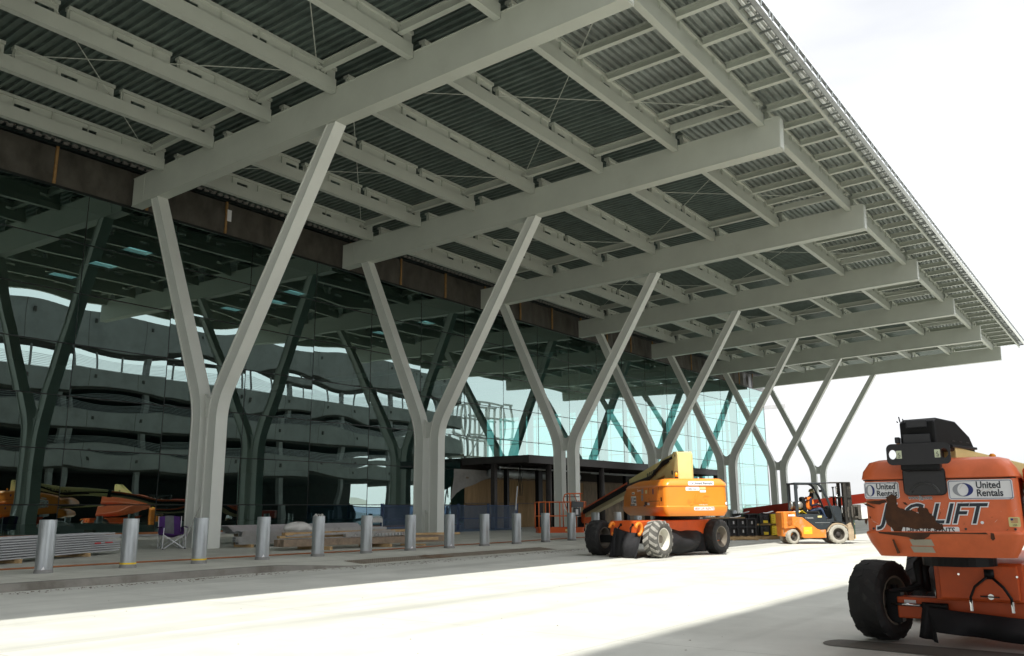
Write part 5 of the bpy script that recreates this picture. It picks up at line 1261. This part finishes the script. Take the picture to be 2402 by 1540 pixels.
# driver: one skinned body coloured by limb, with vest, scarf and helmet
def person():
    J = {}
    bm = bmesh.new(); lay = bm.verts.layers.skin.verify()
    def v(n, X, Y, y, r0, r1=None):
        q = bm.verts.new((fx(X), y, fz(Y))); q[lay].radius = (r0, r1 or r0); J[n] = q; return q
    def e(*ns):
        for a, b_ in zip(ns, ns[1:]): bm.edges.new((J[a], J[b_]))
    v('pelvis', 745, 765, 0, .12, .16)[lay].use_root = True
    v('waist', 745, 690, 0, .115, .15); v('chest', 770, 590, 0, .13, .18); v('collar', 795, 515, 0, .10, .13); v('neck', 808, 470, 0, .055); v('skull', 815, 415, 0, .085, .075); v('crown', 812, 375, 0, .075, .07)
    e('pelvis', 'waist', 'chest', 'collar', 'neck', 'skull', 'crown')
    for s_, t_ in ((-1, 'r'), (1, 'l')):
        v('hip'+t_, 775, 770, s_*.10, .095); v('knee'+t_, 965, 725, s_*.17, .068); v('ank'+t_, 1035, 905, s_*.16, .045); v('toe'+t_, 1090, 925, s_*.17, .038)
        e('pelvis', 'hip'+t_, 'knee'+t_, 'ank'+t_, 'toe'+t_)
        v('sh'+t_, 770, 535, s_*.20, .072); v('el'+t_, 745 if s_ < 0 else 770, 665, s_*.27, .055); v('wr'+t_, 885, 655 if s_ < 0 else 640, s_*.20, .036); v('pm'+t_, 925, 635, s_*.17, .036, .022)
        e('collar', 'sh'+t_, 'el'+t_, 'wr'+t_, 'pm'+t_)
        for i, (dx, dz_, L_) in enumerate(((28, -8, 1), (32, 0, 1), (30, 8, 1), (24, 16, .8))):
            v('f%d%s' % (i, t_), 925+dx, 635+dz_, s_*(.17+.012*(i-1.5)), .011); v('g%d%s' % (i, t_), 925+dx+10, 635+dz_+14, s_*(.15+.012*(i-1.5)), .009); e('pm'+t_, 'f%d%s' % (i, t_), 'g%d%s' % (i, t_))
        v('th'+t_, 930, 620, s_*.14, .011); e('wr'+t_, 'th'+t_)
    jp = {n: q.co.copy() for n, q in J.items()}
    me = bpy.data.meshes.new('person_src'); bm.to_mesh(me); bm.free()
    o_ = bpy.data.objects.new('person_src', me); COL.objects.link(o_)
    o_.modifiers.new('skin', 'SKIN').use_smooth_shade = True
    s_ = o_.modifiers.new('sub', 'SUBSURF'); s_.levels = 1; s_.render_levels = 1
    dg = bpy.context.evaluated_depsgraph_get(); out = bpy.data.meshes.new_from_object(o_.evaluated_get(dg)); bpy.data.objects.remove(o_)
    return out, jp
pm, jp = person()
DEN = mat('denim', (.035,.06,.115), .8, var=.3, scale=8); NAV = mat('navy_hoodie', (.012,.014,.032), .85, var=.25, scale=8); SKINM = mat('tan_skin', (.33,.19,.12), .55); BOOT = mat('boot_leather', (.05,.035,.022), .7)
for m_ in (NAV, DEN, BOOT, SKINM, BLACK): pm.materials.append(m_)
for p in pm.polygons:
    c = p.center; n = min(jp, key=lambda k: (jp[k]-c).length)
    p.material_index = 1 if n[:2] in ('hi', 'kn', 'an') or n == 'pelvis' else 2 if n.startswith('toe') else 3 if n[0] in 'fgt' and n[:2] != 'to' or n.startswith('pm') else 4 if n in ('neck',) else 3 if n in ('skull', 'crown') else 0
    p.use_smooth = True
drv = bpy.data.objects.new('person', pm); COL.objects.link(drv); drv.matrix_world = Mf
tag(drv, 'person in orange vest, navy hoodie, jeans and shiny hard hat, seated driving the forklift', 'person')
hx, hz_ = fx(815), fz(395)
b = MB(); b.loft([[(hx + .012 + (.118*k)*math.cos(2*math.pi*i/20), (.108*k)*math.sin(2*math.pi*i/20), fz(400) + z) for i in range(20)] for z, k in ((-.005, 1.12), (.01, 1.08), (.02, 1.0), (.06, .96), (.10, .78), (.13, .45), (.14, .1))]); b.prism([(hx+.05, fz(402)), (hx+.17, fz(408)), (hx+.17, fz(411)), (hx+.05, fz(407))], -.08, .08)
b.build('hard_hat', mat('shiny_helmet', (.55,.48,.25), .2, metal=.7), drv, smooth=True)
b = MB(); b.loft([[(fx(810)+dx + .095*k*math.cos(2*math.pi*i/16), .10*k*math.sin(2*math.pi*i/16), z) for i in range(16)] for z, k, dx in ((fz(520), 1.15, -.01), (fz(480), .95, 0), (fz(440), .90, .02), (fz(425), .86, .02))]); b.build('scarf', BLACK, drv, smooth=True)
b = MB(); b.lathe([(.02, 0), (.016, .02)], (hx+.098, .035, fz(412)), 'x', 8); b.lathe([(.02, 0), (.016, .02)], (hx+.098, -.035, fz(412)), 'x', 8); b.prism([(hx+.09, fz(410)), (hx+.115, fz(424)), (hx+.09, fz(428))], -.012, .012); b.build('face', mat('dark_face', (.07,.045,.035), .5), drv, smooth=True)
ORV = mat('orange_vest', (.85,.20,.02), .7, var=.12, scale=8)
def shell(rows, y0, name, m):
    b = MB()
    for sd in (-1, 1):
        loop = [(fx(X), fz(Y)) for X, Y in rows]; b.prism(loop, sd*y0 - .012, sd*y0 + .012)
    return b.build(name, m, drv, bevel=.008)
shell([(690,520),(730,492),(770,500),(810,560),(830,640),(770,660),(765,610),(740,545),(700,560)], .205, 'vest', ORV)
b = MB(); b.loft([[(fx(X)+.0 + a*math.cos(2*math.pi*i/20), c_*math.sin(2*math.pi*i/20), fz(Y)) for i in range(20)] for X, Y, a, c_ in ((735, 745, .135, .175), (745, 690, .135, .17), (768, 590, .15, .205), (785, 530, .125, .16))], caps=False)
b.build('vest', ORV, drv, smooth=True, solid=.01)
b = MB(); b.loft([[(fx(X) + a*math.cos(2*math.pi*i/20), c_*math.sin(2*math.pi*i/20), fz(Y)) for i in range(20)] for X, Y, a, c_ in ((778, 690, .10, .173), (790, 560, .115, .19))], caps=False); b.build('hoodie_front', NAV, drv, smooth=True)
# steering wheel belongs to the truck
b = MB(); b.tube([(fx(935) + .10*math.cos(a)*.5, .19*math.sin(a), fz(640) + .13*math.cos(a)*.9) for a in [2*math.pi*k/24 for k in range(24)]], .014, 6, closed=True); b.bar((fx(935), 0, fz(640)), (fx(1090), 0, fz(760)), .05, .05); b.build('steering_wheel', BLACK, fk, smooth=False)

# ------------------------------------------------------------------ pallets and black crates
CR = mat('crate_black', (.022,.022,.023), .5, var=.2, scale=4); GRS = mat('green_strap', (.03,.10,.055), .6)
def pallet(x, y, rz, w_, d_, label):
    t = thing('pallet', label, 'pallet', (x, y, 0), R(rz), 'timber pallets on the road')
    b = MB()
    for i in range(3): b.box(-w_/2, w_/2, -d_/2 + i*(d_-.1)/2, -d_/2 + .1 + i*(d_-.1)/2, .03, .17)
    b.build('runner', WOOD, t)
    b = MB(); n = 8
    for i in range(n):
        x0 = -w_/2 + i*(w_-.12)/(n-1); b.box(x0, x0+.12, -d_/2, d_/2, .172, .20)
        if i in (0, 3, 4, 7): b.box(x0, x0+.12, -d_/2, d_/2, 0, .029)
    b.build('deck', WOOD, t); return t
def crate(x, y, z, rz, w_, d_, h_, label, tags=0, group='black crates stacked on pallets'):
    t = thing('crate', label, 'crate', (x, y, z), R(rz), group)
    b = MB(); tk = .05
    for zz in (0, h_-tk): b.box(-w_/2, w_/2, -d_/2, d_/2, zz, zz+tk)
    b.box(-w_/2+.02, w_/2-.02, -d_/2+.18, d_/2-.18, tk, h_-tk)
    n = max(2, round(w_/.42))
    for i in range(n+1):
        xx = -w_/2 + i*(w_-.09)/n; b.box(xx, xx+.09, -d_/2, -d_/2+.2, tk, h_-tk); b.box(xx, xx+.09, d_/2-.2, d_/2, tk, h_-tk)
    b.build('frame', CR, t, bevel=.008, seg=1)
    if tags:
        b = MB()
        for i in range(n): b.box(-w_/2+.2+i*w_/n, -w_/2+.27+i*w_/n, -d_/2+.172, -d_/2+.18, h_*.35, h_*.7)
        b.build('label_tag', WHITE if tags == 1 else NAVY, t)
    return t
RZ = 31
pallet(-16.55, 40.0, RZ, 2.6, 1.5, 'timber pallet under the low black crates right of the lift wheel')
crate(-16.55, 40.0, .20, RZ, 2.55, 1.4, .40, 'lower black crate on the pallet beside the lift wheel', 1)
crate(-16.55, 40.0, .60, RZ, 2.55, 1.4, .40, 'upper black crate on the pallet beside the lift wheel', 1)
tag(MB().box(-.9, .9, -.04, .04, 0, .05).build('timber_batten', WOOD), 'pale batten lying on the low black crates', 'batten').location = (-16.5, 39.75, 1.002)
bpy.data.objects['timber_batten'].rotation_euler.z = R(RZ)
pallet(-15.5, 41.85, 36, 2.7, 1.6, 'timber pallet at the left under the tall black crates')
pallet(-13.1, 43.6, 36, 2.5, 1.6, 'timber pallet half hidden behind the forklift')
for k, (x, y) in enumerate(((-15.5, 41.85), (-13.1, 43.6))):
    sd_ = ('left', 'right')[k]
    crate(x, y, .20, 36, 2.55, 1.5, .46, 'bottom black crate of the %s tall stack behind the forklift' % sd_)
    crate(x, y, .74, 36, 2.55, 1.5, .46, 'top black crate of the %s tall stack behind the forklift' % sd_)
    M0 = T(x, y, 0, 36); b = MB(); b.M = M0; b.box(-1.27, 1.27, -.76, -.68, .662, .738); b.box(-1.27, 1.27, .68, .76, .662, .738)
    tag(b.build('timber_batten', WOOD), 'battens between the two crates of the %s tall stack' % sd_, 'batten')
    b = MB(); b.M = M0
    for xx in (-1.15, -.36, 1.2): b.box(xx, xx+.04, -.775, -.762, .2, 1.22); b.box(xx, xx+.04, -.775, .77, 1.205, 1.217)
    tag(b.build('strap', GRS), 'green strapping round the %s tall crate stack' % sd_, 'strap', 'green straps')
YB_ = mat('yellow_box', (.68,.50,.03), .6, var=.1, scale=6)
MS = T(-15.5, 41.85, 0, 36)
for i, z in enumerate((.205, .745)):
    t = thing('yellow_box', '%s yellow cardboard box in the black crate stack left of the forklift' % ('lower', 'upper')[i], 'box', tuple(MS @ Vector((.44, -.92, z))), R(36), 'yellow boxes')
    MB().box(-.28, .28, -.12, .12, 0, .44).build('carton', YB_, t, bevel=.008, seg=1); b = MB()
    for k in range(5): b.box(-.25, -.15, -.124, -.121, .06+.08*k, .09+.08*k)
    b.box(-.02, .25, -.124, -.121, .30, .34); b.lathe([(.04, -.126), (.04, -.122)], (.1, 0, .18), 'y', 10); b.build('print', mat('box_print', (.35,.24,.02), .7), t)
for i, (dx, z) in enumerate(((-.14, .205), (-.14, .745), (.98, .205), (.98, .745))):
    t = thing('coupling_block', ('lower left', 'upper left', 'lower right', 'upper right')[i] + ' dark block with a yellow label in the crate stack by the forklift', 'block', tuple(MS @ Vector((dx, -.80, z))), R(36), 'dark blocks with yellow labels')
    b = MB(); b.box(-.22, .22, -.1, .1, 0, .40); b.lathe([(.09, -.14), (.1, -.1)], (.02, 0, .28), 'y', 14); b.build('body', CR, t, bevel=.015)
    MB().box(-.06, .16, -.115, -.102, .02, .15).build('label_plate', YB_, t)
PAP = mat('paper', (.75,.75,.74), .7)
for i, (x, y, z, rz) in enumerate(((-16.2, 41.3, 1.21, 20), (-15.3, 42.0, 1.21, 50), (-14.6, 42.5, 1.21, 10), (-16.2, 40.1, 1.01, 40))):
    o = MB().grid(lambda u, v: ((u-.5)*.55, (v-.5)*.4, .02 + .16*max(0, u-.45)**1.2*(1 if i != 2 else .6) + .03*math.sin(v*4)), 10, 6).build('paper_sheet', PAP, None, smooth=True, solid=.004)
    o.location = (x, y, z); o.rotation_euler.z = R(rz)
    tag(o, ('curled white paper at the left end of the tall crates', 'folded white paper in the middle of the tall crates', 'white paper on the crates right by the forklift rear', 'white paper on the low black crates')[i], 'paper')
# cream racks of black tubes between mast and near lift, a far dark van-like trailer edge at the building end
CRM = mat('cream_rack', (.50,.42,.22), .6, var=.15)
for i, (x, y, z) in enumerate(((-9.4, 47.2, .12), (-9.4, 47.2, 1.12))):
    t = thing('rack', ('lower', 'upper')[i] + ' cream rack holding black tubes, behind the forklift mast', 'rack', (x, y, z), R(36), 'cream racks behind the forklift')
    b = MB()
    for zz in (0, .42, .86): b.box(-1.0, 1.0, -.55, .55, zz, zz+.08)
    for xx in (-1.0, -.04, .92): b.box(xx, xx+.08, -.55, -.45, 0, .94); b.box(xx, xx+.08, .45, .55, 0, .94)
    b.build('frame', CRM, t, bevel=.01, seg=1)
    b = MB()
    for xx in (-.70, -.26, .22, .66):
        for zz in (.25, .67): b.lathe([(.15, -.5), (.15, .5)], (xx, 0, zz), 'y', 14)
    b.build('tube', BLACK, t)
pallet(-9.4, 47.2, 36, 2.2, 1.3, 'timber pallet under the cream racks behind the forklift')
o = MB().box(-1.0, .9, -.5, .5, 0, .08).build('corrugated_sheet', mat('tan_panel', (.30,.26,.17), .7)); o.location = (-9.4, 47.2, 2.06); o.rotation_euler = (0, R(-9), R(36)); tag(o, 'tan corrugated panel lying tilted on the cream racks', 'panel')
